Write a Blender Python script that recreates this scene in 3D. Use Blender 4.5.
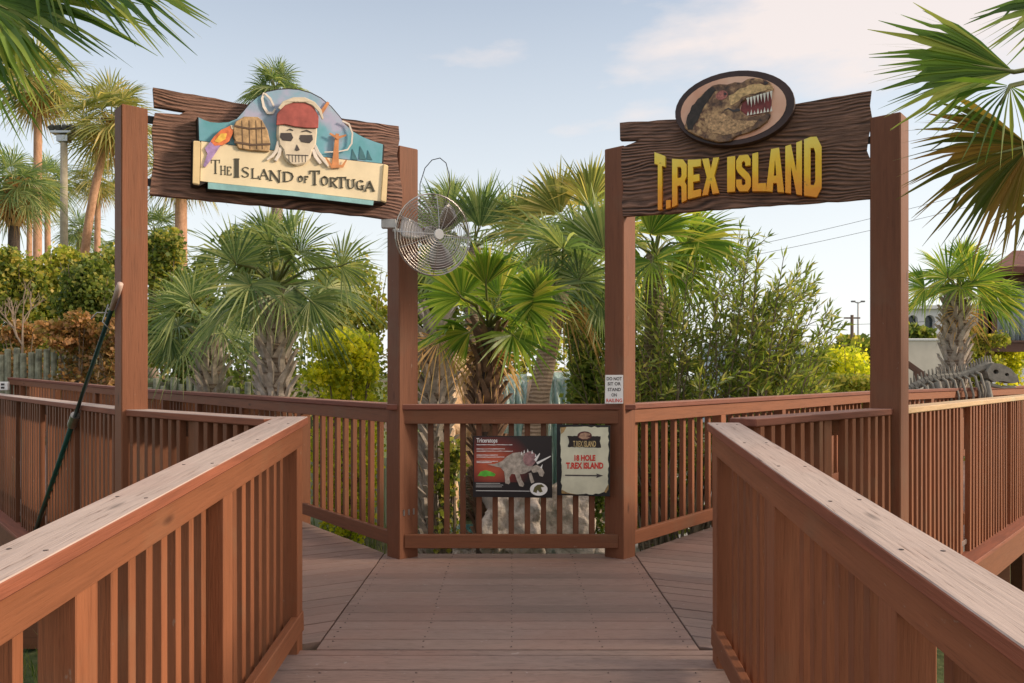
import bpy, bmesh, math, random
from mathutils import Vector, Matrix, noise
from mathutils.geometry import tessellate_polygon
R = math.radians
rnd = random.Random(7)
S = bpy.context.scene
for o in list(bpy.data.objects): bpy.data.objects.remove(o)
C = S.collection

# ------------------------------------------------------------------ camera, sky, sun
F, CZ, HZ = 800.0, 1.274, 375.0
cam = bpy.data.objects.new('camera', bpy.data.cameras.new('camera')); C.objects.link(cam)
cam.location = (0, 0, CZ); cam.rotation_euler = (R(90), 0, 0)
cam.data.sensor_width = 36; cam.data.lens = 36*F/1024
cam.data.shift_y = (HZ-341.5)/1024
cam.data.clip_start = .05; cam.data.clip_end = 3000
S.camera = cam
SUN = Vector((1, -.05, 0)).normalized(); EL = R(22)
CLOUD = .065
W = bpy.data.worlds.new('World'); S.world = W; W.use_nodes = True
nt = W.node_tree; nt.nodes.clear()
def N(nt, t, **k):
    n = nt.nodes.new(t)
    for a, b in k.items():
        if a.startswith('i_'): n.inputs[a[2:].replace('_', ' ')].default_value = b
        else: setattr(n, a, b)
    return n
def L(nt, a, b): nt.links.new(a, b)
sky = N(nt, 'ShaderNodeTexSky', sky_type='NISHITA', sun_disc=False, sun_elevation=EL,
        sun_rotation=math.atan2(SUN.x, SUN.y), air_density=1.0, dust_density=2.5, ozone_density=1.2)
bg = N(nt, 'ShaderNodeBackground'); bg.inputs[1].default_value = .13
out = N(nt, 'ShaderNodeOutputWorld')
tc = N(nt, 'ShaderNodeTexCoord')
sep = N(nt, 'ShaderNodeSeparateXYZ'); L(nt, tc.outputs['Generated'], sep.inputs[0])
mp = N(nt, 'ShaderNodeMapping'); mp.inputs['Scale'].default_value = (1.3, 1.3, 4.2); mp.inputs['Location'].default_value = (.35, 0, .1)
L(nt, tc.outputs['Generated'], mp.inputs[0])
nz = N(nt, 'ShaderNodeTexNoise'); nz.inputs['Scale'].default_value = 1.6; nz.inputs['Detail'].default_value = 7; nz.inputs['Roughness'].default_value = .55
L(nt, mp.outputs[0], nz.inputs['Vector'])
# a cloud bank high on the right: noise biased by direction, so it has a ragged edge
mx = N(nt, 'ShaderNodeMath', operation='MULTIPLY_ADD'); L(nt, sep.outputs['X'], mx.inputs[0]); mx.inputs[1].default_value = .55; L(nt, nz.outputs['Fac'], mx.inputs[2])
mz = N(nt, 'ShaderNodeMath', operation='MULTIPLY_ADD'); L(nt, sep.outputs['Z'], mz.inputs[0]); mz.inputs[1].default_value = 1.05; L(nt, mx.outputs[0], mz.inputs[2])
cr = N(nt, 'ShaderNodeValToRGB'); cr.color_ramp.elements[0].position = .885; cr.color_ramp.elements[1].position = 1.0
cr.color_ramp.elements[0].color = (0, 0, 0, 1); cr.color_ramp.elements[1].color = (.85, .85, .85, 1)
mo = N(nt, 'ShaderNodeMath', operation='SUBTRACT'); L(nt, mz.outputs[0], mo.inputs[0]); mo.inputs[1].default_value = CLOUD
L(nt, mo.outputs[0], cr.inputs[0])
hz = N(nt, 'ShaderNodeMapRange'); L(nt, sep.outputs['Z'], hz.inputs[0])
hz.inputs[1].default_value = 0; hz.inputs[2].default_value = .50; hz.inputs[3].default_value = .95; hz.inputs[4].default_value = .20
mh = N(nt, 'ShaderNodeMixRGB'); L(nt, hz.outputs[0], mh.inputs[0]); L(nt, sky.outputs[0], mh.inputs[1])
mh.inputs[2].default_value = (5.75, 5.85, 5.8, 1)
mc = N(nt, 'ShaderNodeMixRGB'); L(nt, cr.outputs[0], mc.inputs[0]); L(nt, mh.outputs[0], mc.inputs[1])
mc.inputs[2].default_value = (5.2, 4.6, 4.35, 1)
L(nt, mc.outputs[0], bg.inputs[0]); L(nt, bg.outputs[0], out.inputs[0])
sl = bpy.data.lights.new('sun', 'SUN'); sl.energy = 2.8; sl.angle = R(10); sl.color = (1, .80, .60)
so = bpy.data.objects.new('sun', sl); C.objects.link(so)
sd = Vector((SUN.x*math.cos(EL), SUN.y*math.cos(EL), math.sin(EL)))
so.rotation_euler = sd.to_track_quat('Z', 'Y').to_euler()
S.view_settings.view_transform = 'Standard'; S.view_settings.look = 'None'
S.view_settings.gamma = 1; S.view_settings.exposure = 0.54
S.render.engine = 'CYCLES'

# ------------------------------------------------------------------ helpers
class MB:
    def __init__(s): s.v = []; s.f = []; s.m = []; s.cur = 0
    def add(s, vs, fs):
        k = len(s.v); s.v += [tuple(v) for v in vs]
        for f in fs: s.f.append(tuple(i+k for i in f)); s.m.append(s.cur)
    def box(s, c, d, M=None):
        c = Vector(c); d = Vector(d)/2; vs = []
        for x in (-1, 1):
            for y in (-1, 1):
                for z in (-1, 1):
                    p = Vector((x*d.x, y*d.y, z*d.z))
                    if M: p = M @ p
                    vs.append(c+p)
        s.add(vs, [(0,1,3,2), (4,6,7,5), (0,4,5,1), (2,3,7,6), (0,2,6,4), (1,5,7,3)])
    def tube(s, pts, rad, n=8, caps=True):
        pts = [Vector(p) for p in pts]
        if not hasattr(rad, '__len__'): rad = [rad]*len(pts)
        vs = []; u = None
        for i, p in enumerate(pts):
            t = (pts[min(i+1, len(pts)-1)]-pts[max(i-1, 0)])
            t = t.normalized() if t.length > 1e-9 else Vector((0,0,1))
            if u is None: u = t.orthogonal().normalized()
            else:
                u = (u-t*u.dot(t)); u = u.normalized() if u.length > 1e-6 else t.orthogonal().normalized()
            w = t.cross(u)
            for k in range(n):
                a = 2*math.pi*k/n; vs.append(p+(u*math.cos(a)+w*math.sin(a))*rad[i])
        fs = []
        for i in range(len(pts)-1):
            for k in range(n):
                a = i*n+k; b = i*n+(k+1) % n; fs.append((a, b, b+n, a+n))
        if caps: fs.append(tuple(range(n-1, -1, -1))); fs.append(tuple((len(pts)-1)*n+k for k in range(n)))
        s.add(vs, fs)
    def ring(s, c, r, t, M, n=28, m=5):
        pts = [Vector(c)+M @ Vector((r*math.cos(2*math.pi*k/n), r*math.sin(2*math.pi*k/n), 0)) for k in range(n+1)]
        s.tube(pts, t, m, False)
    def prism(s, loops, d0, d1, fn):
        """loops of (u, v): front at depth d1, back at d0; fn(u, v, d) -> point"""
        fl = [p for l in loops for p in l]
        tri = tessellate_polygon([[Vector((p[0], p[1], 0)) for p in l] for l in loops])
        n = len(fl)
        vs = [fn(p[0], p[1], d1) for p in fl]+[fn(p[0], p[1], d0) for p in fl]
        fs = [tuple(t) for t in tri]
        if abs(d1-d0) > 1e-9:
            fs += [tuple(i+n for i in reversed(t)) for t in tri]
            k = 0
            for l in loops:
                for i in range(len(l)):
                    a = k+i; b = k+(i+1) % len(l); fs.append((a, b, b+n, a+n))
                k += len(l)
        s.add(vs, fs)
    def build(s, name, mats, parent=None, smooth=False, loc=None, bevel=0, fixn=True):
        if not isinstance(mats, (list, tuple)): mats = [mats]
        off = Vector(parent.location) if parent else Vector(loc or (0, 0, 0))
        if parent and parent.parent: off = off+Vector(parent.parent.location)
        me = bpy.data.meshes.new(name)
        me.from_pydata([(v[0]-off.x, v[1]-off.y, v[2]-off.z) for v in s.v], [], s.f)
        for m in mats: me.materials.append(m)
        me.polygons.foreach_set('material_index', s.m)
        if smooth: me.polygons.foreach_set('use_smooth', [True]*len(me.polygons))
        if fixn and len(s.f) < 20000:
            b = bmesh.new(); b.from_mesh(me); bmesh.ops.recalc_face_normals(b, faces=b.faces); b.to_mesh(me); b.free()
        me.update()
        o = bpy.data.objects.new(name, me); C.objects.link(o)
        if parent: o.parent = parent
        elif loc: o.location = loc
        if bevel:
            md = o.modifiers.new('bevel', 'BEVEL'); md.width = bevel; md.segments = 1; md.limit_method = 'ANGLE'
        return o
def tag(o, label=None, cat=None, group=None, kind=None):
    if label: o['label'] = label
    if cat: o['category'] = cat
    if group: o['group'] = group
    if kind: o['kind'] = kind
    return o
def empty(name, loc, label, cat, group=None):
    o = bpy.data.objects.new(name, None); C.objects.link(o); o.location = loc; o.empty_display_size = .1
    return tag(o, label, cat, group)
def beam(name, p0, p1, wid, hei, m, parent=None, up=(0, 0, 1), bev=.003):
    """box from p0 to p1, wid sideways, hei along up; local X runs along the grain"""
    p0 = Vector(p0); p1 = Vector(p1); x = (p1-p0); ln = x.length; x.normalize()
    up = Vector(up); y = up.cross(x).normalized(); z = x.cross(y)
    b = MB(); b.box((0, 0, 0), (ln, wid, hei))
    o = b.build(name, m, None, bevel=bev)
    M = Matrix((x, y, z)).transposed().to_4x4(); M.translation = (p0+p1)/2-(Vector(parent.location) if parent else Vector())
    if parent: o.parent = parent
    o.matrix_basis = M
    return o
def at(px, py, Y): return Vector(((px-512)*Y/F, Y, CZ+(HZ-py)*Y/F))

# ------------------------------------------------------------------ materials
def newmat(name):
    m = bpy.data.materials.new(name); m.use_nodes = True; t = m.node_tree
    return m, t, t.nodes['Principled BSDF']
def ramp(t, fac, stops):
    r = N(t, 'ShaderNodeValToRGB'); e = r.color_ramp.elements
    while len(e) < len(stops): e.new(.5)
    for i, (p, c) in enumerate(stops): e[i].position = p; e[i].color = (*c, 1)
    L(t, fac, r.inputs[0]); return r.outputs[0]
def mixc(t, fac, a, b, mode='MIX'):
    n = N(t, 'ShaderNodeMixRGB', blend_type=mode)
    for i, v in ((0, fac), (1, a), (2, b)):
        if hasattr(v, 'links'): L(t, v, n.inputs[i])
        else: n.inputs[i].default_value = v if i == 0 else (*v, 1)
    return n.outputs[0]
def noise_t(t, scale, detail=5, co=None, sc=(1, 1, 1), rough=.6, dist=0):
    c = N(t, 'ShaderNodeTexCoord'); mpn = N(t, 'ShaderNodeMapping'); mpn.inputs['Scale'].default_value = sc
    L(t, c.outputs[co or 'Object'], mpn.inputs[0])
    n = N(t, 'ShaderNodeTexNoise'); n.inputs['Scale'].default_value = scale; n.inputs['Detail'].default_value = detail
    n.inputs['Roughness'].default_value = rough; n.inputs['Distortion'].default_value = dist
    oi = N(t, 'ShaderNodeObjectInfo'); va = N(t, 'ShaderNodeVectorMath', operation='ADD')
    ml = N(t, 'ShaderNodeVectorMath', operation='SCALE'); L(t, mpn.outputs[0], va.inputs[0])
    cb = N(t, 'ShaderNodeCombineXYZ'); L(t, oi.outputs['Random'], cb.inputs[0]); L(t, oi.outputs['Random'], cb.inputs[1])
    L(t, cb.outputs[0], ml.inputs[0]); ml.inputs['Scale'].default_value = 37.0
    L(t, ml.outputs[0], va.inputs[1]); L(t, va.outputs[0], n.inputs['Vector'])
    return n.outputs['Fac']
def bump(t, p, h, strength=.3, dist=.01):
    b = N(t, 'ShaderNodeBump'); b.inputs['Strength'].default_value = strength; b.inputs['Distance'].default_value = dist
    L(t, h, b.inputs['Height']); L(t, b.outputs[0], p.inputs['Normal'])
def plain(name, c, rough=.6, var=.25, scale=6, metal=0, bmp=0, spec=.4):
    m, t, p = newmat(name)
    f = noise_t(t, scale)
    L(t, ramp(t, f, [(.3, tuple(x*(1-var) for x in c)), (.7, tuple(min(1, x*(1+var)) for x in c))]), p.inputs['Base Color'])
    p.inputs['Roughness'].default_value = rough; p.inputs['Metallic'].default_value = metal
    p.inputs['Specular IOR Level'].default_value = spec
    if bmp: bump(t, p, f, bmp, .02)
    return m
def stained(name, c, rough=.62):
    """stained softwood, grain along local X, odd darker drips and scuffs"""
    m, t, p = newmat(name)
    g = noise_t(t, 42, 6, sc=(.07, 1, 1)); fine = noise_t(t, 150, 4, sc=(.05, 1, 1)); big = noise_t(t, 2.2, 4)
    oi = N(t, 'ShaderNodeObjectInfo')
    base = ramp(t, g, [(.30, tuple(x*.86 for x in c)), (.5, c), (.70, tuple(x*1.09 for x in c))])
    base = mixc(t, 1, base, ramp(t, fine, [(.28, (.72, .70, .68)), (.40, (.97, .97, .97)), (.6, (1.03, 1.03, 1.03))]), 'MULTIPLY')
    ov = ramp(t, oi.outputs['Random'], [(0, (.80, .80, .80)), (1, (1.14, 1.12, 1.1))])
    base = mixc(t, 1, base, ov, 'MULTIPLY')
    base = mixc(t, ramp(t, big, [(.56, (0, 0, 0)), (.78, (.55, .55, .55))]), base, (c[0]*.9, c[1]*1.5, c[2]*1.9))
    scf = noise_t(t, 34, 3, sc=(.5, 1, 1))
    base = mixc(t, ramp(t, scf, [(.70, (0, 0, 0)), (.76, (.6, .6, .6))]), base, (.34, .25, .19))
    kv = N(t, 'ShaderNodeTexVoronoi'); kc = N(t, 'ShaderNodeTexCoord'); km = N(t, 'ShaderNodeMapping'); km.inputs['Scale'].default_value = (1.1, 3.2, 3.2)
    L(t, kc.outputs['Object'], km.inputs[0]); L(t, km.outputs[0], kv.inputs['Vector']); kv.inputs['Scale'].default_value = 1.6
    base = mixc(t, ramp(t, kv.outputs['Distance'], [(.035, (.8, .8, .8)), (.09, (0, 0, 0))]), base, tuple(x*.3 for x in c))
    L(t, base, p.inputs['Base Color'])
    p.inputs['Roughness'].default_value = rough; p.inputs['Specular IOR Level'].default_value = .35
    bump(t, p, fine, .35, .004)
    return m
def worn_cap(name, red, grey):
    """cap board: stain worn off the trodden and leaned-on upper face, side edges still red"""
    m, t, p = newmat(name)
    g = noise_t(t, 30, 6, sc=(.08, 1, 1), dist=.8); fine = noise_t(t, 130, 4, sc=(.05, 1, 1)); big = noise_t(t, 3, 4, sc=(.5, 1, 1))
    ge = N(t, 'ShaderNodeTexCoord'); sp = N(t, 'ShaderNodeSeparateXYZ'); L(t, ge.outputs['Object'], sp.inputs[0])
    top = N(t, 'ShaderNodeMath', operation='GREATER_THAN'); L(t, sp.outputs['Z'], top.inputs[0]); top.inputs[1].default_value = .0165
    gc = ramp(t, g, [(.30, tuple(x*.80 for x in grey)), (.46, grey), (.75, tuple(x*1.10 for x in grey))])
    gc = mixc(t, ramp(t, big, [(.5, (0, 0, 0)), (.75, (.5, .5, .5))]), gc, tuple((a+b*1.4)/2.2 for a, b in zip(grey, red)))
    kv = N(t, 'ShaderNodeTexVoronoi'); km = N(t, 'ShaderNodeMapping'); km.inputs['Scale'].default_value = (1.3, 5, 1)
    L(t, ge.outputs['Object'], km.inputs[0]); L(t, km.outputs[0], kv.inputs['Vector']); kv.inputs['Scale'].default_value = 1.7
    gc = mixc(t, ramp(t, kv.outputs['Distance'], [(.05, (.75, .75, .75)), (.13, (0, 0, 0))]), gc, tuple(x*.3 for x in grey))
    gc = mixc(t, 1, gc, ramp(t, fine, [(.30, (.45, .38, .34)), (.38, (.93, .92, .92)), (.6, (1.05, 1.05, 1.05))]), 'MULTIPLY')
    rc = ramp(t, g, [(.3, tuple(x*.75 for x in red)), (.7, tuple(x*1.2 for x in red))])
    L(t, mixc(t, top.outputs[0], rc, gc), p.inputs['Base Color'])
    p.inputs['Roughness'].default_value = .75; bump(t, p, fine, .5, .004)
    return m
def deckmat(name, c):
    m, t, p = newmat(name)
    g = noise_t(t, 30, 6, sc=(.22, 1, 1), dist=.6); fine = noise_t(t, 120, 5, sc=(.14, 1, 1)); big = noise_t(t, 1.3, 5, sc=(.6, 1, 1))
    geo = N(t, 'ShaderNodeNewGeometry')
    base = ramp(t, g, [(.30, tuple(x*.86 for x in c)), (.5, c), (.72, tuple(x*1.12 for x in c))])
    base = mixc(t, 1, base, ramp(t, geo.outputs['Random Per Island'], [(0, (.80, .78, .78)), (1, (1.16, 1.12, 1.12))]), 'MULTIPLY')
    base = mixc(t, ramp(t, big, [(.38, (0, 0, 0)), (.68, (.6, .6, .6))]), base, (c[0]*1.35, c[1]*1.0, c[2]*.9))
    base = mixc(t, 1, base, ramp(t, fine, [(.32, (.72, .70, .69)), (.46, (.99, .99, .99)), (.7, (1.06, 1.06, 1.06))]), 'MULTIPLY')
    sc = noise_t(t, 30, 3, sc=(.6, 1, 1))
    base = mixc(t, ramp(t, sc, [(.68, (0, 0, 0)), (.74, (.7, .7, .7))]), base, (.42, .37, .34))
    L(t, base, p.inputs['Base Color']); p.inputs['Roughness'].default_value = .58
    bump(t, p, fine, .5, .004); return m
def leafmat(name, cols, trans=.35, rough=.5):
    """leaf colour differs leaf by leaf"""
    m = bpy.data.materials.new(name); m.use_nodes = True; t = m.node_tree; t.nodes.clear()
    o = N(t, 'ShaderNodeOutputMaterial'); geo = N(t, 'ShaderNodeNewGeometry')
    k = len(cols); trans += .1; col = ramp(t, geo.outputs['Random Per Island'], [(i/(k-1), tuple(min(.8, x*1.25) for x in c)) for i, c in enumerate(cols)])
    nn = noise_t(t, 1.6, 3)
    col = mixc(t, 1, col, ramp(t, nn, [(.3, (.78, .84, .82)), (.7, (1.28, 1.2, 1.1))]), 'MULTIPLY')
    p = N(t, 'ShaderNodeBsdfPrincipled'); p.inputs['Roughness'].default_value = rough; p.inputs['Specular IOR Level'].default_value = .35
    tr = N(t, 'ShaderNodeBsdfTranslucent'); mx = N(t, 'ShaderNodeMixShader'); mx.inputs[0].default_value = trans
    L(t, col, p.inputs['Base Color'])
    br = mixc(t, 1, col, (1.5, 1.6, .9), 'MULTIPLY'); L(t, br, tr.inputs[0])
    L(t, p.outputs[0], mx.inputs[1]); L(t, tr.outputs[0], mx.inputs[2]); L(t, mx.outputs[0], o.inputs[0])
    return m
RED = (.262, .098, .044)
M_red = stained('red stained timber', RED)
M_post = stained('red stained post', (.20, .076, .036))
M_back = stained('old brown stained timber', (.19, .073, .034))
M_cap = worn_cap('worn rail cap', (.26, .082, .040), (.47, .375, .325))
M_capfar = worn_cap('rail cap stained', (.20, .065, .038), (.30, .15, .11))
M_new = stained('bare new pine', (.62, .44, .26), .7)
M_deck = deckmat('weathered deck boards', (.235, .175, .150))
M_black = plain('black plastic', (.012, .012, .013), .5)
M_screw = plain('galvanised steel', (.45, .45, .44), .35, .15, 20, 1)

# ------------------------------------------------------------------ terrain and ground
def hgt(x, y):
    h = -1.15+.05*noise.noise(Vector((x*.3, y*.3, 0)))
    if x < -2.5 and y > 14:                                         # planted bank behind the log palisade
        h += 2.3*min(1, max(0, (y-15.6)/2.5))*min(1, (-x-2.5)/3)
    return h
def grid(name, xs, ys, hf, m, kind='structure'):
    b = MB(); vs = [(x, y, hf(x, y)) for y in ys for x in xs]; n = len(xs)
    b.add(vs, [(j*n+i, j*n+i+1, (j+1)*n+i+1, (j+1)*n+i) for j in range(len(ys)-1) for i in range(n-1)])
    return tag(b.build(name, m, None, True, fixn=False), kind=kind)
m, t, p = newmat('lawn and mulch')
a = noise_t(t, .35, 6); b_ = noise_t(t, 9, 5)
g = ramp(t, b_, [(.3, (.045, .075, .018)), (.55, (.09, .12, .035)), (.8, (.17, .16, .07))])
s_ = ramp(t, b_, [(.3, (.05, .033, .022)), (.8, (.16, .12, .085))])
L(t, mixc(t, ramp(t, a, [(.50, (0, 0, 0)), (.6, (1, 1, 1))]), g, s_), p.inputs['Base Color']); p.inputs['Roughness'].default_value = .95
bump(t, p, b_, .6, .05)
M_ground = m
xs = [-1500, -400, -120, -60]+[i*1.0 for i in range(-40, 41)]+[60, 120, 400, 1500]
ys = [-300, -40, -5]+[i*1.0 for i in range(0, 46)]+[60, 90, 150, 400, 1500, 2500]
grid('ground', xs, ys, hgt, M_ground)
M_path = plain('pale concrete', (.52, .50, .47), .85, .15, 3)
b = MB(); b.prism([[(.9, 10.6), (2.2, 9.6), (6.5, 10.5), (12, 13), (14, 20), (9, 19), (4.5, 18.5), (2.4, 17), (1.4, 14)]], -1.04, -1.0, lambda u, v, d: (u, v, d))
tag(b.build('path', M_path), kind='structure')
m, t, p = newmat('pond water'); p.inputs['Base Color'].default_value = (.07, .25, .27, 1); p.inputs['Roughness'].default_value = .08
bump(t, p, noise_t(t, 8, 3), .25, .02); M_water = m
b = MB(); b.prism([[(.2, 7.2), (1.8, 7.3), (2.1, 9), (1.4, 10.6), (.9, 12.3), (-1.2, 12.3), (-.7, 9.5), (-.2, 8.2)]], -1.04, -1.02, lambda u, v, d: (u, v, d))
tag(b.build('water', M_water), kind='structure')
grass_m = leafmat('grass blades', [(.05, .09, .02), (.10, .14, .035), (.2, .2, .07)])
b = MB()
for i in range(9000):
    x = rnd.uniform(-6, 2.2); y = rnd.uniform(6.2, 13.5)
    if x > -1.2 and y > 7.6 : continue
    z = hgt(x, y); h = rnd.uniform(.06, .26); a = rnd.uniform(0, 6.28); w = .006
    dx, dy = math.cos(a), math.sin(a); l = rnd.uniform(.1, .6)*h
    b.add([(x-dy*w, y+dx*w, z-.02), (x+dy*w, y-dx*w, z-.02), (x+dx*l*.4+dy*w*.7, y+dy*l*.4-dx*w*.7, z+h*.6), (x+dx*l*.4-dy*w*.7, y+dy*l*.4+dx*w*.7, z+h*.6), (x+dx*l, y+dy*l, z+h)],
          [(0, 1, 2, 3), (3, 2, 4)])
tag(b.build('grass', grass_m, fixn=False), kind='stuff')

# ------------------------------------------------------------------ deck
NL = Vector((-2.28, 4.79, 0)); BL = Vector((-.77, 5.63, 0)); BR = Vector((.76, 5.63, 0)); NR = Vector((2.33, 4.94, 0))
DBL = Vector((-.7525, 1, 0)).normalized(); DBR = Vector((.836, 1, 0)).normalized()
DFL = Vector((-.85, 1, 0)).normalized(); DFR = Vector((.9, 1, 0)).normalized()
BL2 = BL+DBL*8; BR2 = BR+DBR*5.9
SL = .086
def clip(poly, axis, lo, hi):
    for sgn, lim in ((1, lo), (-1, -hi)):
        outp = []
        for i in range(len(poly)):
            p, q = poly[i], poly[(i+1) % len(poly)]
            dp = sgn*p[axis]-lim; dq = sgn*q[axis]-lim
            if dp >= 0: outp.append(p)
            if dp*dq < 0:
                k = dp/(dp-dq); outp.append((p[0]+(q[0]-p[0])*k, p[1]+(q[1]-p[1])*k))
        poly = outp
        if not poly: return []
    return poly
def deck(name, poly, along, z=0, pitch=.143, gap=.008, slope=None):
    """boards along a direction, clipped to a convex outline"""
    ang = math.atan2(along[1], along[0]); ca, sa = math.cos(ang), math.sin(ang)
    loc = [(x*ca+y*sa, -x*sa+y*ca) for x, y in poly]
    lo = min(q[1] for q in loc); hi = max(q[1] for q in loc); b = MB()
    k = 0; v = lo
    while v < hi:
        pc = clip(loc, 1, v+gap/2, v+pitch-gap/2)
        if len(pc) > 2:
            # split each board at staggered butt joints
            x0 = min(q[0] for q in pc); x1 = max(q[0] for q in pc); cuts = [x0]
            if x1-x0 > 3: cuts += [x0+((k*1.37) % 2.4)+.8+i*3.6 for i in range(int((x1-x0)/3.6)+1)]
            cuts = sorted(c for c in cuts if c < x1-.2)+[x1]
            dz = rnd.uniform(-.0012, .0012)
            for i in range(len(cuts)-1):
                pp = clip(pc, 0, cuts[i]+.0015, cuts[i+1]-.0015)
                if len(pp) > 2: b.prism([pp], -.038, dz, lambda u, w, d: (u, w, (slope(u, w) if slope else 0)+d))
        v += pitch; k += 1
    o = b.build(name, M_deck, bevel=.003); o.rotation_euler = (0, 0, ang); o.location.z = z
    return tag(o, kind='structure')
deck('deck_floor', [(-.912, 3.715), (.872, 3.715), (.872, 5.71), (-.912, 5.71)], (1, 0))
deck('deck_floor', [(-1.12, -2.5), (1.12, -2.5), (1.12, 3.705), (-1.12, 3.705)], (1, 0), slope=lambda u, w: -SL*(3.71-w))
nl = Vector((-DBL.y, DBL.x, 0))
e1 = BL2+DBL*0; f1 = NL+DFL*8
deck('deck_floor', [(-.918, 3.66), (-.918, 5.74), (BL.x+.02, 5.72), (BL2.x, BL2.y+.06), (BL2.x-2.4, BL2.y-1.3), (NL.x-.03, NL.y-.04)][:1]+[(-.918, 5.73), (BL2.x, BL2.y+.07), (NL.x+DFL.x*7.6, NL.y+DFL.y*7.6), (NL.x-.05, NL.y-.03)], (1.51, .84))
deck('deck_floor', [(.878, 3.6), (NR.x+.05, NR.y-.03), (NR.x+DFR.x*6, NR.y+DFR.y*6), (BR2.x, BR2.y+.07), (.878, 5.73)], (1.57, -.69))
deck('deck_floor', [(-6.4, 9.9), (BL2.x-.01, BL2.y+.1), (BL2.x-12, BL2.y+10.1), (-20, 19), (-14, 14.5)], (1.51, .9))
deck('deck_floor', [(BR2.x+.01, BR2.y+.08), (6.2, 8.8), (13, 13.9), (13, 16.6)], (1.2, -1.5))

# ------------------------------------------------------------------ railings
def cp(o, parent, loc):
    c = o.copy(); C.objects.link(c); c.parent = parent
    c.matrix_parent_inverse = Matrix(); M = o.matrix_basis.copy(); M.translation = loc-Vector(parent.location); c.matrix_basis = M; return c
def railing(name, label, p0, p1, z0, z1, inner, posts, mt=M_red, mcap=M_cap, outside=False, sp=.103, top=1.07, capw=.15,
            group='timber railings of the deck', skirt=False, lowdeck=True, endgap=(.0, .0), shift=0.0, cap=True, apron=None, minbal=.0, capx=.02):
    """p0->p1 centre line, z0/z1 deck height, inner = unit vector to the walking side, posts = distances along"""
    p0 = Vector(p0); p1 = Vector(p1); ln = (p1-p0).length; d = (p1-p0)/ln; inner = Vector(inner)
    inner = (inner-d*inner.dot(d)).normalized()
    P = lambda s, off, z: Vector((p0.x+d.x*s+inner.x*off, p0.y+d.y*s+inner.y*off, z0+(z1-z0)*s/ln+z))
    root = empty(name, P(0, 0, 0), label, 'railing', group)
    a, e = endgap
    if cap: beam('cap_rail', P(a-capx, shift, top-.019), P(ln-e+capx, shift, top-.019), capw, .038, mcap, root, bev=.005)
    beam('top_rail', P(a, .035+shift, top-.087), P(ln-e, .035+shift, top-.087), .038, .095, apron or mt, root)
    beam('bottom_rail', P(a+.004, .041+shift, .12), P(ln-e-.004, .041+shift, .12), .038, .095, mt, root, bev=.004)
    b0 = -.10 if skirt else .075
    pm = None
    for s in posts:
        q = P(s, .008+shift, 0); zb = -.3 if skirt else -.04
        mid = Vector((q.x, q.y, q.z+(top-.038+zb)/2))
        if pm is None: pm = beam('post', (q.x, q.y, q.z+zb), (q.x, q.y, q.z+top-.04), .089, .089, mt, root, up=inner); 
        else: cp(pm, root, mid)
    n = int(ln/sp); bm = None; cnt = 0
    for i in range(n+1):
        s = (i+.5)*ln/(n+1)
        if s < a+minbal or s > ln-e-minbal or any(abs(s-q) < .072 for q in posts): continue
        q = P(s, (-.02 if not outside else -.045)+shift, 0); cnt += 1
        if cnt > 100: break
        if bm is None:
            bm = beam('baluster', (q.x, q.y, q.z+b0), (q.x, q.y, q.z+top-.039), .038, .038, mt, root, up=inner, bev=.002)
        else:
            c = cp(bm, root, Vector((q.x, q.y, q.z+(b0+top-.039)/2)))
            tw = rnd.uniform(-.05, .05); c.matrix_basis = c.matrix_basis @ Matrix.Rotation(tw, 4, 'X') @ Matrix.Rotation(rnd.uniform(-.004, .004), 4, 'Y')
    if skirt:
        beam('ledge_board', P(0, -.10, -.11), P(ln, -.10, -.11), .15, .03, M_cap, root)
        beam('fascia_board', P(0, -.10, -.262), P(ln, -.10, -.262), .04, .27, mt, root)
    return root, P
# near railings beside the ramp
railing('railing', 'near railing left of the ramp, worn grey cap over orange-brown balusters', (-1.033, 3.745, 0), (-1.033, -1.2, 0), .008, -SL*4.94+.008, (1, 0, 0),
        [.045, .98, 1.90, 2.83, 3.76, 4.7], mt=M_red, endgap=(0, 0))
railing('railing', 'near railing right of the ramp, worn grey cap and dark red balusters', (.955, 3.60, 0), (.765, -1.2, 0), -.012, -SL*4.8-.012, (-1, 0, 0),
        [.045, .92, 1.83, 2.75, 3.68, 4.6], mt=M_red, endgap=(0, 0))
# short runs from the ramp corner to the near sign posts
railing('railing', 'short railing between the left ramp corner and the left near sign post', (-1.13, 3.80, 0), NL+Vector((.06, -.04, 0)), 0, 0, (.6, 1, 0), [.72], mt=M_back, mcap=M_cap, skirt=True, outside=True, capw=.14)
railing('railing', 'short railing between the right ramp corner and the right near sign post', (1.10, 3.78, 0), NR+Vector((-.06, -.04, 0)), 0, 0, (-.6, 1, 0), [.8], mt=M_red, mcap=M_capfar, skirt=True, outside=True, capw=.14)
# outer (camera side) railings of the two paths
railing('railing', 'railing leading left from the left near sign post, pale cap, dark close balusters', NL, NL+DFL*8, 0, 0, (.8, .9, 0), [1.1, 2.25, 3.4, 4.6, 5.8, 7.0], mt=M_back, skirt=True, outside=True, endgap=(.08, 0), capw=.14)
rr, PR = railing('railing', 'railing leading right from the right near sign post, capped with bare new pine', NR, NR+DFR*6, 0, 0, (-.8, .9, 0), [.0, 1.62, 3.2, 4.4, 5.6], mt=M_red, mcap=M_new, skirt=True, outside=True, endgap=(.08, 0), capw=.15)
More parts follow.
